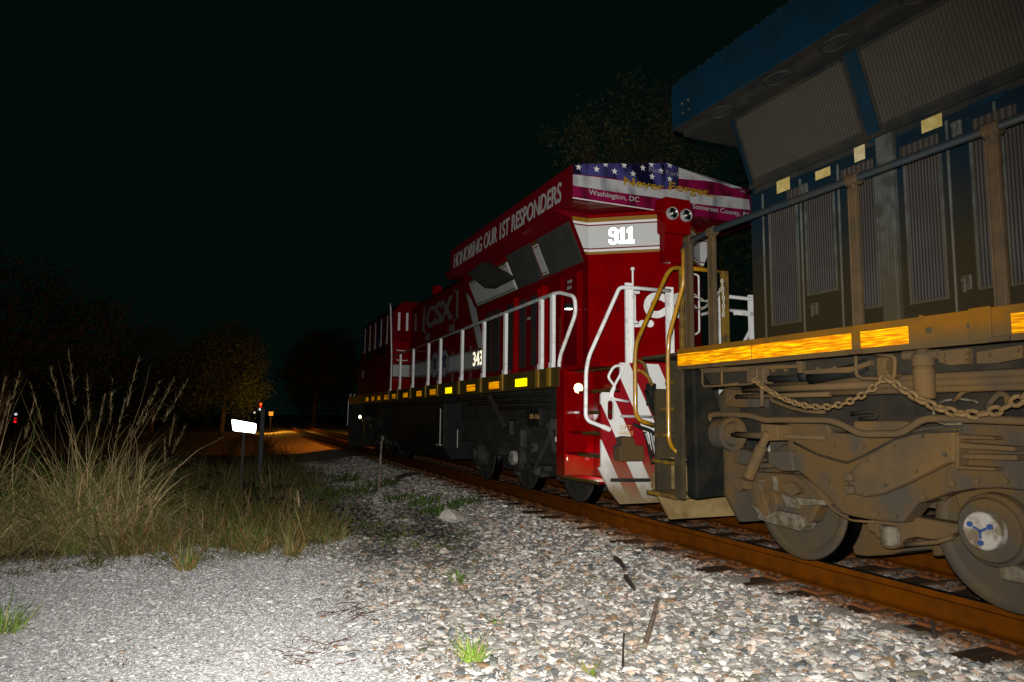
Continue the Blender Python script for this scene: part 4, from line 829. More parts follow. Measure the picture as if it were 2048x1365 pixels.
for a in (1258, 1339):
    x0 = on(a, 600, 'y', 7.3)[0]; MB().box(x0 - .045, x0 + .045, 7.28, 7.32, 1.93, 2.955).box(x0 + .03, x0 + .045, 7.25, 7.28, 1.93, 2.95).build('end_post', M['white_rail'], red, bevel=.005)
x0 = on(1267, 560, 'y', 7.34)[0]; z0 = on(1267, 538, 'y', 7.34)[2]
MB().cyl((x0, 7.34, 1.93), (x0, 7.34, z0), .012, n=8).lathe((x0, 7.34, z0 - .03), (0, 0, 1), [(0, .012), (.01, .026), (.04, .026), (.05, .01)], 10).box(x0, x0 + .06, 7.33, 7.35, 2.83, 2.86).box(x0, x0 + .06, 7.33, 7.35, 2.45, 2.48).build('signal_staff', M['white_rail'], red)
mir = MB(lambda p: (-p[0], p[1], p[2])).tube(py_([(1342, 583), (1252, 575.5), (1240, 577), (1178, 716), (1173, 745), (1172, 834)], 7.25), .025, 10, rnd=.10)
for x0 in (-.30, -.90): mir.box(x0 - .045, x0 + .045, 7.28, 7.32, 1.93, 2.955)
mir.box(-1.0, -.6, 7.28, 7.32, 2.66, 2.72)
mir.build('end_rail', M['white_rail'], red)
MB().tube([(1.5, 18.5, 2.9), (1.5, 8.6, 2.98), (1.5, 8.0, 2.86), (1.5, 7.95, 2.63), (1.5, 8.42, 2.08), (1.5, 8.46, .95)], .026, 8, rnd=.1).build('handrail', M['white_rail'], red)
chain_mb(sag((-.26, 7.28, 2.92), (0, 7.28, 2.70), (.26, 7.28, 2.92)), .07, .007).build('safety_chain', M['galv'], red, smooth=True)
chain_mb([(.27, 7.26, 2.93), (.28, 7.26, 2.5)], .07, .008).build('safety_chain', M['galv'], red, smooth=True)
q = py_([(1388, 548), (1399, 551), (1400, 665), (1388, 671)], 8.05); MB().tube(q, .014, 8, rnd=.04).build('grab_iron', M['white_rail'], red, smooth=True)
mb = MB()
for t in (.30, 1.02):
    mb.slab([FA + FD * t + FN * -.001 + np.array([0, 0, z]) for z in (1.97, 3.45)] + [FA + FD * (t + .008) + FN * -.001 + np.array([0, 0, z]) for z in (3.45, 1.97)], FN, .005)
mb.build('door_seam', M['redside'], hood)
mb = MB()
for k in range(9):
    for t in (.03, 1.12): p = FA + FD * t + np.array([0, 0, 2.05 + k * .17]); mb.cyl(p, p + FN * .007, .009, n=6)
mb.build('rivet', M['red'], hood)
p = FA + FD * .40 + np.array([0, 0, 2.75]); MB().slab([p + FD * a + np.array([0, 0, b]) for a, b in ((0, 0), (.05, 0), (.05, .12), (0, .12))], FN, .03).build('door_latch', M['redside'], hood, bevel=.006)
# letters on the end of the hood
def fpt(t, z, off=.004): return FA + FD * t + FN * off + np.array([0, 0, z])
tc, zc = facet(1290, 633); text('C', fpt(tc, zc), FD, (0, 0, 1), .44, M['white'], hood, width=facet(1333, 610)[0] - tc, bold=.03)
ts = tc + .385
for ch, u in (('S', ts), ('X', ts + .385)): text(ch, fpt(u, zc), FD, (0, 0, 1), .44, M['white'], hood, width=.34, bold=.03)['fold'] = 1   # these run on round the pointed hood end
mb = MB()
for px in (1285.5, 1301.5):
    t, z = facet(px, 648); p = fpt(t, z, 0); q = fpt(t, z, .004); mb.cyl(p, q, .052, n=16)
ta = facet(1266.5, 600)[0]; zt = facet(1268, 582)[1]; zb = facet(1268, 655)[1]
for t0, t1, z0_, z1_ in ((ta, ta + .045, zb, zt), (ta + .045, ta + .10, zt - .045, zt), (ta + .045, ta + .10, zb, zb + .045)):
    mb.slab([fpt(t0, z0_, 0), fpt(t1, z0_, 0), fpt(t1, z1_, 0), fpt(t0, z1_, 0)], FN, .004)
mb.build('emblem_lettering', M['white'], hood)
# hoses, levers and boxes on the end plate
lp = [(1219, 803), (1224, 783), (1245, 745), (1247, 737), (1242, 733), (1233, 733), (1226, 738), (1218, 753), (1219, 759), (1229, 772), (1230, 777), (1226, 788), (1225, 796), (1230, 800), (1258, 805)]
MB().tube(py_(lp, 7.20), .017, 8, rnd=.03).build('uncoupling_lever', M['white_rail'], red, smooth=True)
MB().tube(py_([(1243, 834), (1312, 836)], 7.2), .018, 8).build('lever_rod', M['silver'], red, smooth=True)
MB().prism([(q[0], q[1]) for q in flat_y([(1240, 877), (1252, 874), (1263, 875), (1270, 892), (1285, 893), (1286, 910), (1285, 924), (1237, 925), (1235, 893), (1243, 892)], 7.15, lambda a, b: (a, b))], 'y', 7.10, 7.265).build('hose_box', M['truck'], red, bevel=.02)
mb = MB().box(*(lambda a, b: (a[0], b[0], 7.16, 7.26, b[2], a[2]))(on(1297, 768, 'y', 7.2), on(1311, 814, 'y', 7.2)))
mb.build('cable_socket', M['black'], red, bevel=.015)
for i, pts in enumerate(([(1303, 770), (1296, 752), (1290, 728), (1278, 722), (1268, 728)], [(1305, 772), (1300, 758), (1285, 744), (1275, 742)])):
    MB().tube(py_(pts, 7.1), .02, 8, rnd=.06).build('jumper_cable', M['yellowdirty'] if i == 0 else M['gold'], red, smooth=True)
for pts in ([(1290, 866), (1296, 885), (1300, 905), (1306, 930)], [(1302, 866), (1306, 890), (1310, 915)], [(1268, 850), (1285, 858), (1300, 862), (1313, 872)]):
    MB().tube(py_(pts, 7.05), .022, 8, rnd=.05).build('brake_hose', M['black'], red, smooth=True)
MB().tube(py_([(1292, 868), (1299, 890)], 7.0), .012, 6).tube(py_([(1302, 868), (1312, 915)], 7.0), .011, 6).build('hose_fitting', M['silver'], red)
MB().tube(py_([(1222, 962), (1300, 962)], 7.22), .022, 4).build('plow_step', M['truckr'], red)
p = on(1254, 862, 'y', 7.262)
text('LIFT', (p[0] - .09, 7.264, p[2] + .01), (1, 0, 0), (0, 0, 1), .075, M['goldtext'], red, width=.15)
text('HANDLE', (p[0] - .11, 7.264, p[2] - .06), (1, 0, 0), (0, 0, 1), .075, M['goldtext'], red, width=.20)
MB().box(-.12, .12, 6.95, 7.3, .80, 1.02).box(-.17, .2, 6.7, 7.03, .72, 1.06).build('coupler', M['truckr'], red, bevel=.03)
MB().box(-.95, .95, 7.34, 25.0, 1.15, 1.88).build('underframe', M['truckr'], red)
# tank, truck, cab
tank = MB().prism([(-1.36, 1.55), (-1.36, .62), (-1.15, .32), (1.15, .32), (1.36, .62), (1.36, 1.55)], 'y', 14.2, 18.6).build('fuel_tank', M['black'], red, bevel=.03)
MB().cyl((-1.3, 13.4, .62), (-1.3, 13.4, .98), .010, n=8).build('drain_pipe', M['silver'], tank); MB().cyl((-1.38, 14.35, .64), (-1.38, 14.35, 1.42), .012, n=8).box(-1.4, -1.36, 14.3, 14.6, .62, .65).build('sight_glass', M['silver'], tank)
mb = MB()
for z, a, b in ((1.60, 8.6, 13.6), (1.50, 8.6, 12.8), (1.40, 8.8, 11.5)): mb.tube([(-1.25, a, z), (-1.25, b, z)], .028, 8)
mb.build('air_pipe', M['black'], red, smooth=True)
MB().box(-1.3, -1.1, 10.2, 10.5, .75, 1.05).build('sand_box', M['truckr'], red, bevel=.03)
MB().tube([(-1.3, 11.6, 1.62), (-1.3, 10.9, 1.1)], .045, 8).build('damper', M['truckr'], red); MB().tube([(-1.3, 9.6, .5), (-1.3, 9.1, 1.0)], .04, 8).build('damper', M['truckr'], red)
text('10-16', (-1.252, 9.98, 1.22), (0, -1, 0), (0, 0, 1), .11, M['goldtext'], red, width=.34)
MB().box(-1.25, -1.1, 9.6, 10.1, 1.1, 1.42).build('equipment_box', M['black'], red, bevel=.02)
dark4 = (M['truckr'], M['truckr'], M['truckr'], M['truckr'])
truck(red, lambda y: 13.93 - y, dark4, [9.09, 10.93, 12.93], False)
truck(red, lambda y: 18.3 + y, dark4, [23.14, 21.32, 19.45])
cab = MB().prism([(-1.5, 1.94), (-1.5, 4.15), (-1.25, 4.45), (1.25, 4.45), (1.5, 4.15), (1.5, 1.94)], 'y', 18.55, 23.2).build('cab', M['redside'], red, bevel=.02)
MB().prism([(-1.2, 1.94), (-1.2, 3.2), (1.2, 3.2), (1.2, 1.94)], 'y', 23.2, 25.2).build('nose', M['redside'], red, bevel=.05)
MB().box(-1.49, -1.02, 18.53, 18.548, 1.95, 3.30).build('cab_rear_panel', M['red'], cab)
MB().box(-1.49, -1.02, 18.522, 18.529, 2.34, 2.66).build('cab_band', M['silver'], cab)
MB().box(-1.49, -1.02, 18.522, 18.529, 2.29, 2.32).box(-1.49, -1.02, 18.522, 18.529, 2.67, 2.695).build('pinstripe', M['black'], cab)
for z in (2.78, 3.05): MB().tube([(-1.40, 18.52, z + .05), (-1.40, 18.44, z), (-1.10, 18.44, z), (-1.10, 18.52, z + .05)], .014, 6, rnd=.03).build('grab_iron', M['white_rail'], cab, smooth=True)
for x in (-1.35, -1.12): MB().box(x - .03, x + .03, 18.52, 18.549, 3.62, 4.12).build('cab_stripe', M['white'], cab)
flagm = {0: M['navy'], 1: M['redwing'], 2: M['redwing'], 3: M['navy'], 4: M['redwing']}
for i in range(5):
    y0 = 19.15 + i * .82
    fp = MB().box(-1.506, -1.502, y0, y0 + .78, 3.35, 4.12).build('cab_flag', flagm[4 - i], cab)
    MB().prism([(y0 + .08, 4.12), (y0 + .18, 4.12), (y0 + .20, 3.55), (y0 + .30, 3.30), (y0 + .02, 3.30), (y0 + .06, 3.55)], 'x', -1.512, -1.508).build('flag_staff', M['white'], fp)
MB().box(-1.506, -1.502, 22.6, 23.0, 2.5, 2.75).build('cab_notice', M['silver'], cab)
for a in (19.4, 21.0): MB().box(-1.507, -1.502, a, a + 1.2, 3.0, 3.3).build('window', M['glass'], cab)
MB().tube([(-1.52, 18.56, 2.86), (-1.53, 18.60, 3.25), (-1.50, 18.95, 4.35), (-1.5, 19.1, 4.47)], .02, 6, rnd=.1).build('cab_grab_rail', M['white_rail'], cab, smooth=True)
MB().tube([(-1.45, 25.2, 2.05), (-1.5, 25.35, 1.8), (-1.5, 25.4, .9)], .018, 6, rnd=.05).tube([(-1.3, 25.2, 2.05), (-1.4, 25.45, 1.8), (-1.4, 25.5, .9)], .018, 6, rnd=.05).build('front_rail', M['white_rail'], red, smooth=True)
q = on(721, 829, 'x', -1.54)
ml = MB().lathe((-1.54, q[1], q[2]), (-1, -.4, 0), [(0, .05), (.03, .05), (.045, .03)], 14).build('marker_lamp', lamp('marker_lamp_lens', (1, .72, .45), 7), red)
MB().tube([(-1.5, q[1] + .02, q[2] - .05), (-1.5, q[1] - .5, q[2] - .25), (-1.48, q[1] - .3, q[2] - .6)], .02, 6).build('lamp_bracket', M['yellowdirty'], red)
MB().prism([(-1.5, .15), (-1.5, 1.7), (1.5, 1.7), (1.5, .15)], 'y', 25.1, 25.15).build('pilot_plate', M['black'], red)
red.rotation_euler.x = -.006

# ------------------------------------------------------------------ plants
MG = attr('grass_blade', .7, .2); ML = attr('leaf', .7, .2)
def blades(name, base, az, lean, length, width, droop, col, S=5):
    n = len(base); t = np.linspace(0, 1, S + 1)
    d = np.stack([np.cos(az), np.sin(az)], 1); rad = (np.sin(lean)[:, None] * t + droop[:, None] * t ** 2.2 * .8) * length[:, None]
    hz = (np.cos(lean)[:, None] * t - droop[:, None] * t ** 3 * .55) * length[:, None]
    tk = rng.uniform(.35, .85, (n, 1)); kk = (rng.uniform(size=(n, 1)) < .38) * rng.uniform(.4, 1.3, (n, 1)); ex = np.maximum(0, t[None] - tk) * kk * length[:, None]
    rad = rad + ex * .8; hz = hz - ex * 1.15
    P = np.zeros((n, S + 1, 3)); P[:, :, 0] = base[:, 0:1] + d[:, 0:1] * rad; P[:, :, 1] = base[:, 1:2] + d[:, 1:2] * rad; P[:, :, 2] = base[:, 2:3] + hz
    wob = rng.normal(0, .035, (n, 2)) * length[:, None]; P[:, :, 0] += wob[:, 0:1] * np.sin(t * 5 + 1)[None]; P[:, :, 1] += wob[:, 1:2] * np.sin(t * 4)[None]
    P[:, :, 2] = np.maximum(P[:, :, 2], base[:, 2:3])
    a2 = rng.uniform(0, 2 * math.pi, n); wv = np.stack([np.cos(a2), np.sin(a2), np.zeros(n)], 1)[:, None, :] * (width[:, None] * (1 - .92 * t ** 1.5)[None])[:, :, None]
    v = np.stack([P - wv, P + wv], 2).reshape(n, -1, 3); k = 2 * (S + 1)
    f = np.array([(2 * i, 2 * i + 1, 2 * i + 3, 2 * i + 2) for i in range(S)])
    F = (f[None] + (np.arange(n) * k)[:, None, None]).reshape(-1, 4)
    return v.reshape(-1, 3), F, np.repeat(col, k, 0)
def join(parts):
    V, F, C = [], [], []; o = 0
    for v, f, c in parts: V.append(v); F.append(f + o); C.append(c); o += len(v)
    return np.concatenate(V), np.concatenate(F), np.concatenate(C)
TAN = np.array([.38, .28, .135]); OLV = np.array([.17, .16, .045]); GRN = np.array([.075, .13, .018]); RUSTY = np.array([.20, .10, .03])
def pick(n, cols, w_): return np.array(cols)[rng.choice(len(cols), n, p=np.array(w_) / sum(w_))] * rng.uniform(.55, 1.25, (n, 1))
def clump(x, y, r, n, h, w_, cols, cw, lean=.35, droop=.5, hv=.35, chaos=.9):
    a = rng.uniform(0, 2 * math.pi, n); q = r * rng.uniform(0, 1, n) ** .6
    bx, by = x + q * np.cos(a), y + q * np.sin(a); base = np.stack([bx, by, gz(bx, by) - .01], 1)
    az = a + rng.normal(0, chaos, n)
    return blades('b', base, az, np.abs(rng.normal(0, lean, n)), h * (1 + hv * rng.normal(size=n)).clip(.25, 1.8), w_ * rng.uniform(.6, 1.4, n), droop * rng.uniform(0, 1, n), pick(n, cols, cw))
def stalks(tops, base_r, cx, cy, col):       # seed stalks that end in a feathery plume
    out = []
    for tx, ty, tz in tops:
        b = np.array([cx + rng.normal() * base_r, cy + rng.normal() * base_r, 0]); b[2] = gz(b[0], b[1])
        d = np.array([tx, ty, tz]) - b; L_ = np.linalg.norm(d); az = math.atan2(d[1], d[0]); ln = math.acos(d[2] / L_)
        out.append(blades('s', b[None], np.array([az]), np.array([ln]), np.array([L_]), np.array([.0026]), np.array([.06]), np.array([col]), 8))
        m = 60; t = rng.uniform(.72, 1.0, m); bb = b + d * t[:, None]
        out.append(blades('p', bb, az + rng.normal(0, 1.2, m), np.abs(rng.normal(ln, .35, m)), rng.uniform(.05, .17, m) * (1.25 - t) * 2.2, np.full(m, .0013), np.full(m, .1), np.repeat(np.array([col]) * .9, m, 0), 3))
    return out
def plant(name, label, cat, parts, group=None, m=MG):
    v, f, c = join(parts); o = mesh_np(name, v, f, m, c); return tag(o, label, cat, group)
def tops(pts, y): return [tuple(on(a, b, 'y', y)) for a, b in pts]
cx, cy = -7.25, 10.3
plant('tall_grass', 'tall dry tan grass clump with feathery plumes, largest of the clumps at left', 'grass clump',
      [clump(cx, cy, .55, 1700, 1.0, .0055, [TAN, TAN * .6, OLV, GRN, RUSTY], [5, 3, 3, 2, .6], .30, .9, .5, 1.7), clump(cx, cy, .55, 1800, .62, .0055, [TAN, TAN * 1.15, OLV, GRN], [5, 3, 3, 2], .5, 1.2, .5, 1.6), clump(cx, cy, .5, 1900, .42, .006, [TAN, TAN * 1.1, TAN * .7], [4, 3, 2], .6, 1.3, .5, 2), clump(cx + .25, cy, .6, 420, .9, .009, [TAN, OLV, TAN * 1.2], [3, 2, 2], .8, 1.6, .4, 2), clump(cx + .1, cy - .1, .5, 1300, .30, .005, [TAN, TAN * .8, OLV], [4, 3, 1], .9, .8, .5, 3), clump(cx, cy, .4, 300, .7, .004, [TAN, OLV], [3, 2], .6, 1.8, .4, 3)]
      + stalks(tops([(137, 705), (278, 715), (175, 752), (100, 735), (225, 760), (318, 765), (347, 762), (375, 762), (300, 800), (60, 765), (250, 800), (210, 790)], cy), .2, cx, cy, TAN * .85))
cx, cy = -8.45, 10.0
plant('tall_grass', 'tall dry tan grass clump with arching blades, cut off by the photo edge', 'grass clump',
      [clump(cx, cy, .5, 1300, 1.0, .0055, [TAN, OLV, GRN], [5, 3, 2], .4, 1.0, .5, 1.7), clump(cx, cy, .6, 1500, .5, .0055, [TAN, OLV], [4, 3], .7, 1.2, .5, 2)] + stalks(tops([(40, 745), (20, 790), (70, 800), (10, 760)], cy), .2, cx, cy, TAN * .8))
cx, cy = -6.45, 11.0
plant('tall_grass', 'loose dark olive grass clump leaning to the right beside the tallest clump', 'grass clump',
      [clump(cx, cy, .5, 800, .55, .005, [OLV, TAN * .8, GRN], [4, 3, 2], .7, 1.2, .5, 2)] + stalks(tops([(372, 850), (350, 830), (330, 880)], cy), .15, cx, cy, TAN * .6))
parts = []
for k in range(420):
    x = rng.uniform(-10.5, -3.6); y = rng.uniform(9.2, 22) if x < -4.6 else rng.uniform(10.5, 24)
    if k >= 260: x = rng.uniform(-12, -3.1); y = rng.uniform(22, 52)
    if soil_mask(np.array([x]), np.array([y]))[0] < .5: continue
    h = rng.uniform(.12, .5) * (1.25 if y > 13 else 1) * (1.7 if y > 22 else 1); kd = .25 if y > 22 else 1  # far weeds' colours are darkened so they read as unlit
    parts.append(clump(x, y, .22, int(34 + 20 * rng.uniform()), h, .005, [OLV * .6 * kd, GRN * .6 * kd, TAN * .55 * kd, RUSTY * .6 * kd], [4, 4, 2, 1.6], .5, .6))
for k in range(110):
    x = rng.uniform(-6.9, -4.25); y = 9.35 + rng.exponential(.7) + .18 * math.sin(x * 5)
    parts.append(clump(x, y, .16, 46, rng.uniform(.16, .48), .0055, [OLV * .75, RUSTY * .9, TAN * .5, GRN * .75, TAN * .8], [4, 3, 3, 3, 1], .5, 1.0, .45, 1.8))
v, f, c = join(parts); tag(mesh_np('weeds', v, f, MG, c), kind='stuff')
parts = []
for k in range(300):
    x, y = rng.uniform(-4.9, -2.0), rng.uniform(7.0, 16)
    if rng.uniform() > soil_mask(np.array([x]), np.array([y]))[0] * 1.1 - .15: continue
    parts.append(clump(x, y, .14, 26, rng.uniform(.03, .10), .008, [GRN * .6, GRN * .9, RUSTY * .5, OLV * .7], [4, 3, 2, 2], .9, .5))
for k in range(170):
    parts.append(clump(rng.uniform(-8.6, -4.1), rng.uniform(8.4, 9.6), .12, 24, rng.uniform(.04, .12), .004, [RUSTY * .5, OLV * .7, GRN * .7], [3, 2, 2], .9, .6))
v, f, c = join(parts); tag(mesh_np('ground_cover', v, f, MG, c), kind='stuff')
for (px, pyx, h, n, cols, cw, lab) in ((945, 1325, .17, 120, [GRN * 2.2, np.array([.28, .34, .05]), TAN], [5, 3, .8], 'bright green grass tuft on the ballast, nearest the bottom edge'),
                                 (12, 1268, .24, 90, [GRN * 1.6, OLV * 1.2], [4, 2], 'green grass tuft on the gravel at the left edge'),
                                 (372, 1140, .34, 150, [OLV, TAN, GRN, RUSTY * 1.3], [3, 2, 3, 3], 'olive and rusty grass tuft at the gravel edge, foremost of the row'),
                                 (585, 1108, .32, 170, [OLV, TAN * .8, GRN * .9, RUSTY * 1.2], [3, 2, 3, 3], 'rusty green grass tuft beside a tall bare stalk'),
                                 (140, 1112, .26, 130, [GRN, OLV, TAN * .6], [4, 3, 1], 'dark green grass tuft below the tallest grass clump'),
                                 (500, 1095, .36, 160, [OLV, GRN, RUSTY], [3, 3, 2], 'thin olive grass tuft between the two rusty tufts'),
                                 (275, 1100, .26, 110, [OLV, GRN, RUSTY], [3, 3, 2], 'low green grass tuft right of the tallest grass clump')):
    p = on(px, pyx, 'z', float(gz(-4.5, 7))); plant('grass_tuft', lab, 'grass tuft', [clump(p[0], p[1], .06 if px == 945 else .09, n, h, .0045, cols, cw, .5, .35)], 'grass tufts on the gravel')
p = on(606, 1098, 'z', -.41); plant('dry_stalk', 'single tall bare tan stalk standing in a rusty grass tuft', 'stalk', stalks([(p[0] - .09, p[1], .28)], .001, p[0], p[1], TAN))
def weedlet(name, label, px, pyx, n, h, cols, w_=.012, group=None):
    p = on(px, pyx, 'z', -.41); return plant(name, label, 'weed', [clump(p[0], p[1], .05, n, h, w_, cols, [1] * len(cols), .8, .5)], group)
weedlet('leafy_weed', 'small bright green leafy weed on the ballast in front of a pale stone', 918, 1160, 46, .12, [GRN * 1.2, GRN * .8])
weedlet('leafy_weed', 'tiny green leafy weed on the ballast above the dead branch', 1002, 1240, 22, .06, [GRN * 1.3])
weedlet('leafy_weed', 'thin pale green sprout on the ballast near the bottom edge', 1182, 1345, 14, .10, [GRN * 2, OLV])
parts = [clump(*on(a, b, 'z', float(-.36))[:2], .3, 150, .16, .012, [GRN * .45, GRN * .7], [1, 1], .7, .5) for a, b in ((850, 1012), (880, 1028), (930, 1020), (800, 1000))]
plant('low_shrub', 'low dark green weedy shrub behind the big pale rock', 'shrub', parts)
parts = [clump(*on(a, b, 'z', float(-.36))[:2], .35, 130, .25, .012, [GRN * .4, GRN * .6], [1, 1], .7, .5) for a, b in ((720, 985), (690, 960), (765, 975), (650, 990))]
plant('low_shrub', 'low dark green weedy shrub round the foot of the thin stake', 'shrub', parts)
def twiggy(label, px, pyx, s, n):
    p = on(px, pyx, 'z', -.405); mb = MB()
    for k in range(n):
        a = Vector((p[0] + random.gauss(0, s * .5), p[1] + random.gauss(0, s * .6), p[2])); pts = [a]; az = random.uniform(0, 6.28)
        for j in range(5): az += random.gauss(0, .6); a = a + Vector((math.cos(az) * s * .22, math.sin(az) * s * .22, random.uniform(-.004, .022))); pts.append(a)
        mb.tube(pts, [.0032, .003, .0026, .0022, .0016, .001], 4)
    return tag(mb.build('twiggy_weed', mat('red_twig', (.085, .025, .018), .8, (.10, .06, .02), 30), None), label, 'weed')
twiggy('sprawling reddish twiggy weed on the gravel, right of centre of its patch', 690, 1230, .22, 14)
twiggy('sprawling reddish twiggy weed on the gravel near the bottom edge', 630, 1310, .22, 18)
twiggy('tiny reddish twiggy weed standing alone on pale gravel', 240, 1335, .07, 6)
# loose wood and rock on the ballast
def branch(label, pts, r, m, z=-.36, name='dead_branch'):
    P = []
    for px, pyx, dz in pts: q = on(px, pyx, 'z', z); P.append((q[0], q[1], float(gz(q[0], q[1])) + .025 + dz))
    n = len(P); rr = [r * (1 - .45 * i / (n - 1)) * random.uniform(.85, 1.15) for i in range(n)]
    return tag(MB().tube(P, rr, 7).build(name, M[m]), label, 'stick')
branch('weathered gray brown dead branch lying on the pale ballast', [(1290, 1288, .02), (1300, 1265, .03), (1308, 1245, .035), (1313, 1232, .05), (1318, 1226, .06)], .022, 'stick')
branch('short dark chunk of wood on the ballast, upper of two', [(1232, 1143, .02), (1240, 1150, .03), (1250, 1163, .02)], .032, 'darkstick', name='wood_chunk')
branch('short dark chunk of wood on the ballast, lower of two', [(1252, 1176, .02), (1258, 1186, .03), (1269, 1198, .02)], .030, 'darkstick', name='wood_chunk')
branch('thin dark stick standing up from the ballast left of the branch', [(1246, 1322, -.02), (1246, 1300, .03), (1248, 1280, .08)], .010, 'darkstick')
branch('short dark stub of wood beside the nearest tie end', [(1872, 1318, -.01), (1870, 1310, .03), (1868, 1300, .07)], .020, 'darkstick', name='wood_chunk')
branch('broken dark timber lying on the ballast slope by the red locomotive', [(797, 966, .03), (815, 964, .04), (840, 962, .03)], .06, 'darkstick', name='broken_timber')
p = on(757, 1000, 'z', -.40)
tag(MB().tube([(p[0], p[1], -.45), (p[0] + .01, p[1], .2), (p[0] + .02, p[1] - .02, .72)], [.022, .02, .018], 6).build('wooden_stake', M['stick']), 'thin brown stake standing in the weeds on the ballast slope', 'stake')
def rock(label, px, pyx, sx, sy, sz, m='rock'):
    p = on(px, pyx, 'z', -.36); v = []
    r2 = random.Random(px)
    bm = bmesh.new(); bmesh.ops.create_icosphere(bm, subdivisions=2, radius=1)
    for q in bm.verts:
        k = 1 + r2.uniform(-.22, .22); q.co = Vector((q.co.x * sx * k, q.co.y * sy * k, q.co.z * sz * k * (1.4 if q.co.z > 0 and q.co.x < .1 else .8)))
    me = bpy.data.meshes.new('rock'); bm.to_mesh(me); bm.free(); me.materials.append(M[m]); o = bpy.data.objects.new('rock', me); scn.collection.objects.link(o)
    o.location = (p[0], p[1], float(gz(p[0], p[1])) + sz * .5); return tag(o, label, 'rock')
rock('large pale pointed rock on the ballast slope before the shrub', 907, 1043, .20, .14, .11)
rock('pale stone on the ballast behind the leafy weed', 912, 1150, .055, .05, .045)
rock('pale lumpy stone on the ballast below the large pointed rock', 890, 1100, .07, .05, .035)
# trees
def tree(name, label, x, y, h, crown, n, leaf, cols, cw, group='trees beyond the track'):
    t = thing(name, label, 'tree', (x, y, float(gz(x, y))), group); z0 = float(gz(x, y))
    mb = MB(); mb.tube([(x, y, z0 - .1), (x + .1, y, z0 + h * .3), (x - .05, y + .1, z0 + h * .6), (x, y, z0 + h * .85)], [h * .022, h * .018, h * .011, h * .004], 8)
    for k in range(14):
        e = crown[k % len(crown)]; a = random.uniform(0, 6.28); zz = z0 + h * random.uniform(.25, .7)
        tip = (e[0] + math.cos(a) * e[3] * .8, e[1] + math.sin(a) * e[3] * .8, e[2] + random.uniform(-.3, .6) * e[4])
        mid = ((x + tip[0]) / 2, (y + tip[1]) / 2, (zz + tip[2]) / 2 + .2); mb.tube([(x, y, zz), mid, tip], [h * .009, h * .006, h * .002], 5)
    mb.build('trunk', M['bark'], t)
    P = []
    for e in crown:
        m = max(20, int(n * e[3] ** 2 / sum(q[3] ** 2 for q in crown))); K = max(6, m // 45)
        dirs = rng.normal(size=(K, 3)); dirs /= np.linalg.norm(dirs, axis=1)[:, None]; cc = dirs * (rng.uniform(.35, 1, (K, 1)) ** .5) * np.array([e[3], e[3], e[4]]) + np.array(e[:3])
        P.append(cc[rng.integers(0, K, m)] + rng.normal(size=(m, 3)) * e[3] * .2)
    P = np.concatenate(P); m = len(P); q = np.array([(-1, 0, 0), (0, -.45, 0), (1, 0, .1), (0, .45, 0)]) * leaf
    v = np.einsum('nij,kj->nki', rotmats(m), q) * rng.uniform(.6, 1.4, (m, 1, 1)) + P[:, None, :]
    f = np.arange(m * 4).reshape(m, 4); o = mesh_np('crown', v.reshape(-1, 3), f, ML, np.repeat(pick(m, cols, cw), 4, 0)); attach(o, t); return t
LF0 = [np.array([.07, .10, .025]), np.array([.10, .11, .03]), np.array([.05, .07, .02])]; LF = [c_ * .3 for c_ in LF0]
tree('leafy_tree', 'tall leafy tree lit orange on its right side, left of the track', -5.6, 60, 9, [(-5.6, 60, 5.5, 2.6, 3.2), (-4.4, 59.5, 3.4, 1.9, 2.8), (-6.8, 60.5, 4.2, 2.2, 3), (-3.6, 60, 5.6, 1.1, 2.2)], 34000, .075, [c_ * .45 for c_ in LF0], [3, 2, 2])
tree('leafy_tree', 'dim brown leafy tree right of the track, just left of the red locomotive', 3.2, 74, 10, [(3.2, 74, 6.2, 2.8, 3.4), (1.6, 74, 4.6, 1.8, 3.0), (5, 74.5, 6.5, 2.6, 3.6)], 18000, .13, LF, [3, 2, 2])
tree('leafy_tree', 'dim leafy tree farther off, closing the view down the track', 5.5, 92, 11, [(5.5, 92, 6, 3.4, 4), (8, 93, 7, 3.2, 4)], 9000, .16, LF, [3, 2, 2])
tree('leafy_tree', 'sparse tree faintly lit above the roof of the red locomotive', 8.6, 21.5, 14.5, [(8.2, 21.5, 12.6, 2.0, 1.7), (6.6, 21, 10.9, 1.6, 1.2), (10.6, 22, 11.6, 2.0, 1.8), (5.5, 21.5, 11.6, .9, .6), (9, 21.5, 9.6, 2.4, 2.2)], 9000, .07, [np.array([.09, .10, .036]), np.array([.125, .12, .054]), np.array([.05, .06, .026])], [3, 2, 2])
tree('leafy_tree', 'tree lost in darkness beyond the blue locomotive', 13.5, 17, 12, [(13.5, 17, 8.5, 3.0, 3.2), (11.5, 17.5, 6.5, 2.4, 2.6)], 3000, .16, LF, [3, 2, 2])
tree('leafy_tree', 'broad tree lost in darkness behind the tall grass', -17, 46, 10, [(-17, 46, 6, 3.6, 3.6), (-13.5, 47, 5, 2.6, 3)], 8000, .14, LF, [3, 2, 2])
tree('leafy_tree', 'dark tree at the far left edge, behind the red signal lamps', -30, 52, 11, [(-30, 52, 6.5, 4.2, 4.2), (-25, 53, 5, 3, 3.4)], 8000, .15, LF, [3, 2, 2])
tree('leafy_tree', 'dark tree between the grass plumes and the orange-lit tree', -10.5, 58, 8, [(-10.5, 58, 4.6, 2.6, 3.2), (-8.6, 58, 3, 2, 2.2)], 9000, .11, LF, [3, 2, 2])

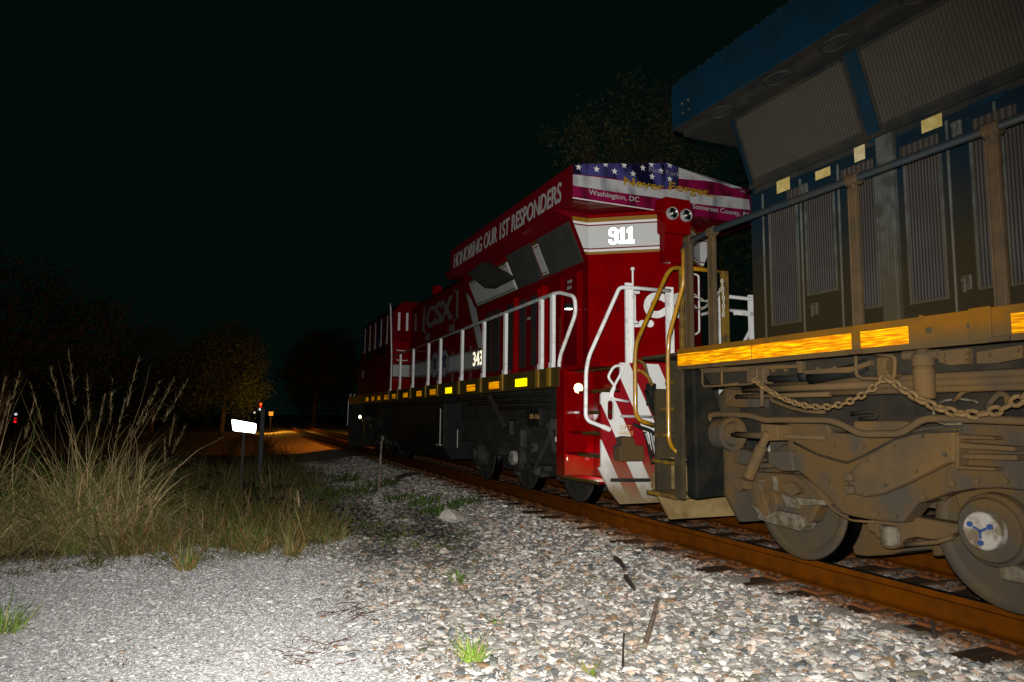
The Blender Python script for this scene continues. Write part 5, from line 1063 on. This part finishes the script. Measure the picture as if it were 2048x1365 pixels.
P = []
for y0, xa, xb, h0, m in ((135, -150, 110, 8, 15000), (84, -70, -6.5, 7.5, 15000), (98, 4.5, 60, 9, 9000), (66, -48, -9, 5.5, 11000)):
    tx_ = rng.uniform(xa, xb, m); hh = h0 * (.75 + .25 * np.sin(tx_ * .41 + y0) + .2 * np.sin(tx_ * 1.13 + 1) + .12 * np.sin(tx_ * 2.9))
    P.append(np.stack([tx_, y0 + rng.normal(0, 1.6, m), -.5 + hh * rng.uniform(0, 1, m) ** .75], 1))
P = np.concatenate(P); P = P[(np.abs(P[:, 0] - 4.5) > 3) | (P[:, 1] < 120)]; m = len(P)
v = np.einsum('nij,kj->nki', rotmats(m), np.array([(-1, 0, 0), (0, -.6, 0), (1, 0, .1), (0, .6, 0)])) * rng.uniform(.12, .34, (m, 1, 1)) + P[:, None, :]
tag(mesh_np('far_woods', v.reshape(-1, 3), np.arange(m * 4).reshape(m, 4), ML, np.repeat(pick(m, [c_ * 1.3 for c_ in LF], [1, 1, 1]), 4, 0)), kind='stuff')

# ------------------------------------------------------------------ trackside signs and lamps
Ys = 15.0
c = [on(a, b, 'y', Ys) for a, b in ((463, 839), (513, 848), (511, 867), (466, 862))]
sg = thing('trackside_sign', 'small blank white sign glaring in the flash, tilted on a low post in the weeds', 'sign', (c[0][0], Ys, -.4))
ctr = sum(c) / 4; mb = MB(); pts = [(q[0], q[2]) for q in c]; pr = []
Pv = [Vector((a, 0, b)) for a, b in pts]; Rv = rounded(Pv, .03, True); mb.prism([(v.x, v.z) for v in Rv], 'y', Ys - .004, Ys).build('sign_plate', M['retro_white'], sg)
MB().box(ctr[0] - .025, ctr[0] + .025, Ys + .002, Ys + .04, -.45, ctr[2]).build('sign_post', M['truckr'], sg)
q = on(526, 818, 'y', 19); tag(MB().box(q[0] - .055, q[0] + .055, 19, 19.1, -.5, q[2]).prism([(19.0, q[2]), (19.1, q[2]), (19.05, q[2] + .03)], 'x', q[0] - .055, q[0] + .055).build('marker_post', M['concrete'], bevel=.01), 'plain gray marker post right of the glaring white sign', 'post')
def signal(label, pts, y, r, mast_to=-.6):
    t = thing('railway_signal', label, 'signal', (on(*pts[0][0], 'y', y)[0], y, -.5))
    cs = [on(*p, 'y', y) for p, _, _ in pts]; zs = [q[2] for q in cs]; x = cs[0][0]
    MB().cyl((x, y + r * 1.6, mast_to), (x, y + r * 1.6, max(zs) + r), r * .5, n=8).build('mast', M['black'], t)
    MB().box(x - r * 1.6, x + r * 1.6, y + r * .3, y + r * 1.4, min(zs) - r * 1.5, max(zs) + r * 1.8).build('signal_head', M['black'], t)
    for q, (p, col, s) in zip(cs, pts):
        MB().lathe((x, y + r * .3, q[2]), (0, -1, 0), [(0, r), (r * .3, r * .9), (r * .6, r * .4)], 14).build('lens', lamp('signal_lens', col, s), t)
signal('distant railway signal showing two red lamps over a small white one', [((521, 809), (1, .10, .01), 3.5), ((521, 815.5), (1, .02, .01), .9), ((521, 819), (.7, 1, .9), 1.2)], 70, .13)
signal('small signal with a red lamp behind the tall grass at left', [((30, 844), (1, .01, .02), 1.2), ((33, 829), (.9, .85, 1), .8), ((32, 838), (.8, .02, .03), .5)], 30, .045)
Yl = 56.0; q = on(542, 828, 'y', Yl)
lt = thing('trackside_lamp', 'small square orange lamp glowing beside the far track', 'lamp', (q[0], Yl, -.5))
MB().box(q[0] - .17, q[0] + .17, Yl, Yl + .2, q[2] - .17, q[2] + .17).build('lamp_case', M['black'], lt)
MB().box(q[0] - .15, q[0] + .15, Yl - .012, Yl - .002, q[2] - .15, q[2] + .15).build('lamp_lens', lamp('orange_lamp_lens', (1, .30, .03), 1.3), lt)
MB().cyl((q[0], Yl + .12, -.6), (q[0], Yl + .12, q[2] - .17), .04, n=8).build('lamp_post', M['black'], lt)
ol = bpy.data.lights.new('street_lamp_glow', 'SPOT'); ol.energy = 2300; ol.color = (1, .24, .008); ol.shadow_soft_size = .1; ol.spot_size = R(134); ol.spot_blend = .06
oo = bpy.data.objects.new('street_lamp_glow', ol); scn.collection.objects.link(oo); oo.location = (3.0, 31.5, 5.2)
oo.rotation_euler = (Vector((-.6, 38.5, -.4)) - oo.location).to_track_quat('-Z', 'Y').to_euler()
o2 = bpy.data.lights.new('orange_lamp_glow', 'POINT'); o2.energy = 650; o2.color = (1, .42, .03); o2.shadow_soft_size = .15
o2o = bpy.data.objects.new('orange_lamp_glow', o2); scn.collection.objects.link(o2o); o2o.location = (q[0], Yl - .6, q[2] + .5)
sl_ = thing('street_lamp', 'orange street lamp standing right of the track, hidden by the red locomotive', 'street lamp', (4.2, 31.4, -.5))
MB().tube([(4.2, 31.4, -.6), (4.2, 31.4, 5.1), (4.0, 31.4, 5.45), (3.3, 31.4, 5.5)], .06, 8).build('pole', M['black'], sl_)
MB().prism([(31.2, 5.35), (31.7, 5.35), (31.65, 5.55), (31.25, 5.55)], 'x', 2.8, 3.4).build('lamp_head', M['black'], sl_)
q = on(509, 825.5, 'y', 85)
wl = thing('distant_lamp', 'tiny white lamp far down the line, left of the red signal', 'lamp', (q[0], 85, -.5))
MB().lathe((q[0], 85, q[2]), (0, -1, 0), [(0, .10), (.05, .09), (.09, .03)], 12).build('lamp_lens', lamp('white_lamp_lens', (1, .85, .7), 2.5), wl)
MB().cyl((q[0], 85.06, -.6), (q[0], 85.06, q[2] + .1), .05, n=8).build('lamp_post', M['black'], wl)

bpy.context.view_layer.update()
for o, wd in FIT:
    d = o.dimensions.x
    if d > 1e-6: o.scale.x = wd / d
dg = bpy.context.evaluated_depsgraph_get(); bpy.context.view_layer.update()
for o in [o for o in scn.objects if o.type == 'FONT']:      # lettering becomes plain mesh
    me = bpy.data.meshes.new_from_object(o.evaluated_get(dg))
    if o.get('fold'):
        bm = bmesh.new(); bm.from_mesh(me); bm.transform(o.matrix_basis)
        for u in (1.172, 1.292): bmesh.ops.bisect_plane(bm, geom=bm.verts[:] + bm.edges[:] + bm.faces[:], plane_co=FA + FD * u, plane_no=FD)
        for q_ in bm.verts:
            p_ = np.array(q_.co); u = float(np.dot(p_ - FA, FD)); of = float(np.dot(p_ - FA, FN)) + .002
            if u <= 1.172: c_ = FA + FD * u + FN * of
            elif u <= 1.292: c_ = FA + FD * 1.172 + np.array([u - 1.172, -of, 0])
            else: c_ = FA + FD * 1.172 + np.array([.12, 0, 0]) + FD * np.array([1, -1, 0]) * (u - 1.292) + FN * np.array([-1, 1, 0]) * of
            q_.co = Vector((c_[0], c_[1], p_[2]))
        bm.to_mesh(me); bm.free(); o.matrix_basis = Matrix()
    nm = o.name; n = bpy.data.objects.new('lettering', me); scn.collection.objects.link(n)
    n.parent = o.parent; n.matrix_parent_inverse = o.matrix_parent_inverse.copy(); n.matrix_basis = o.matrix_basis.copy()
    bpy.data.objects.remove(o)
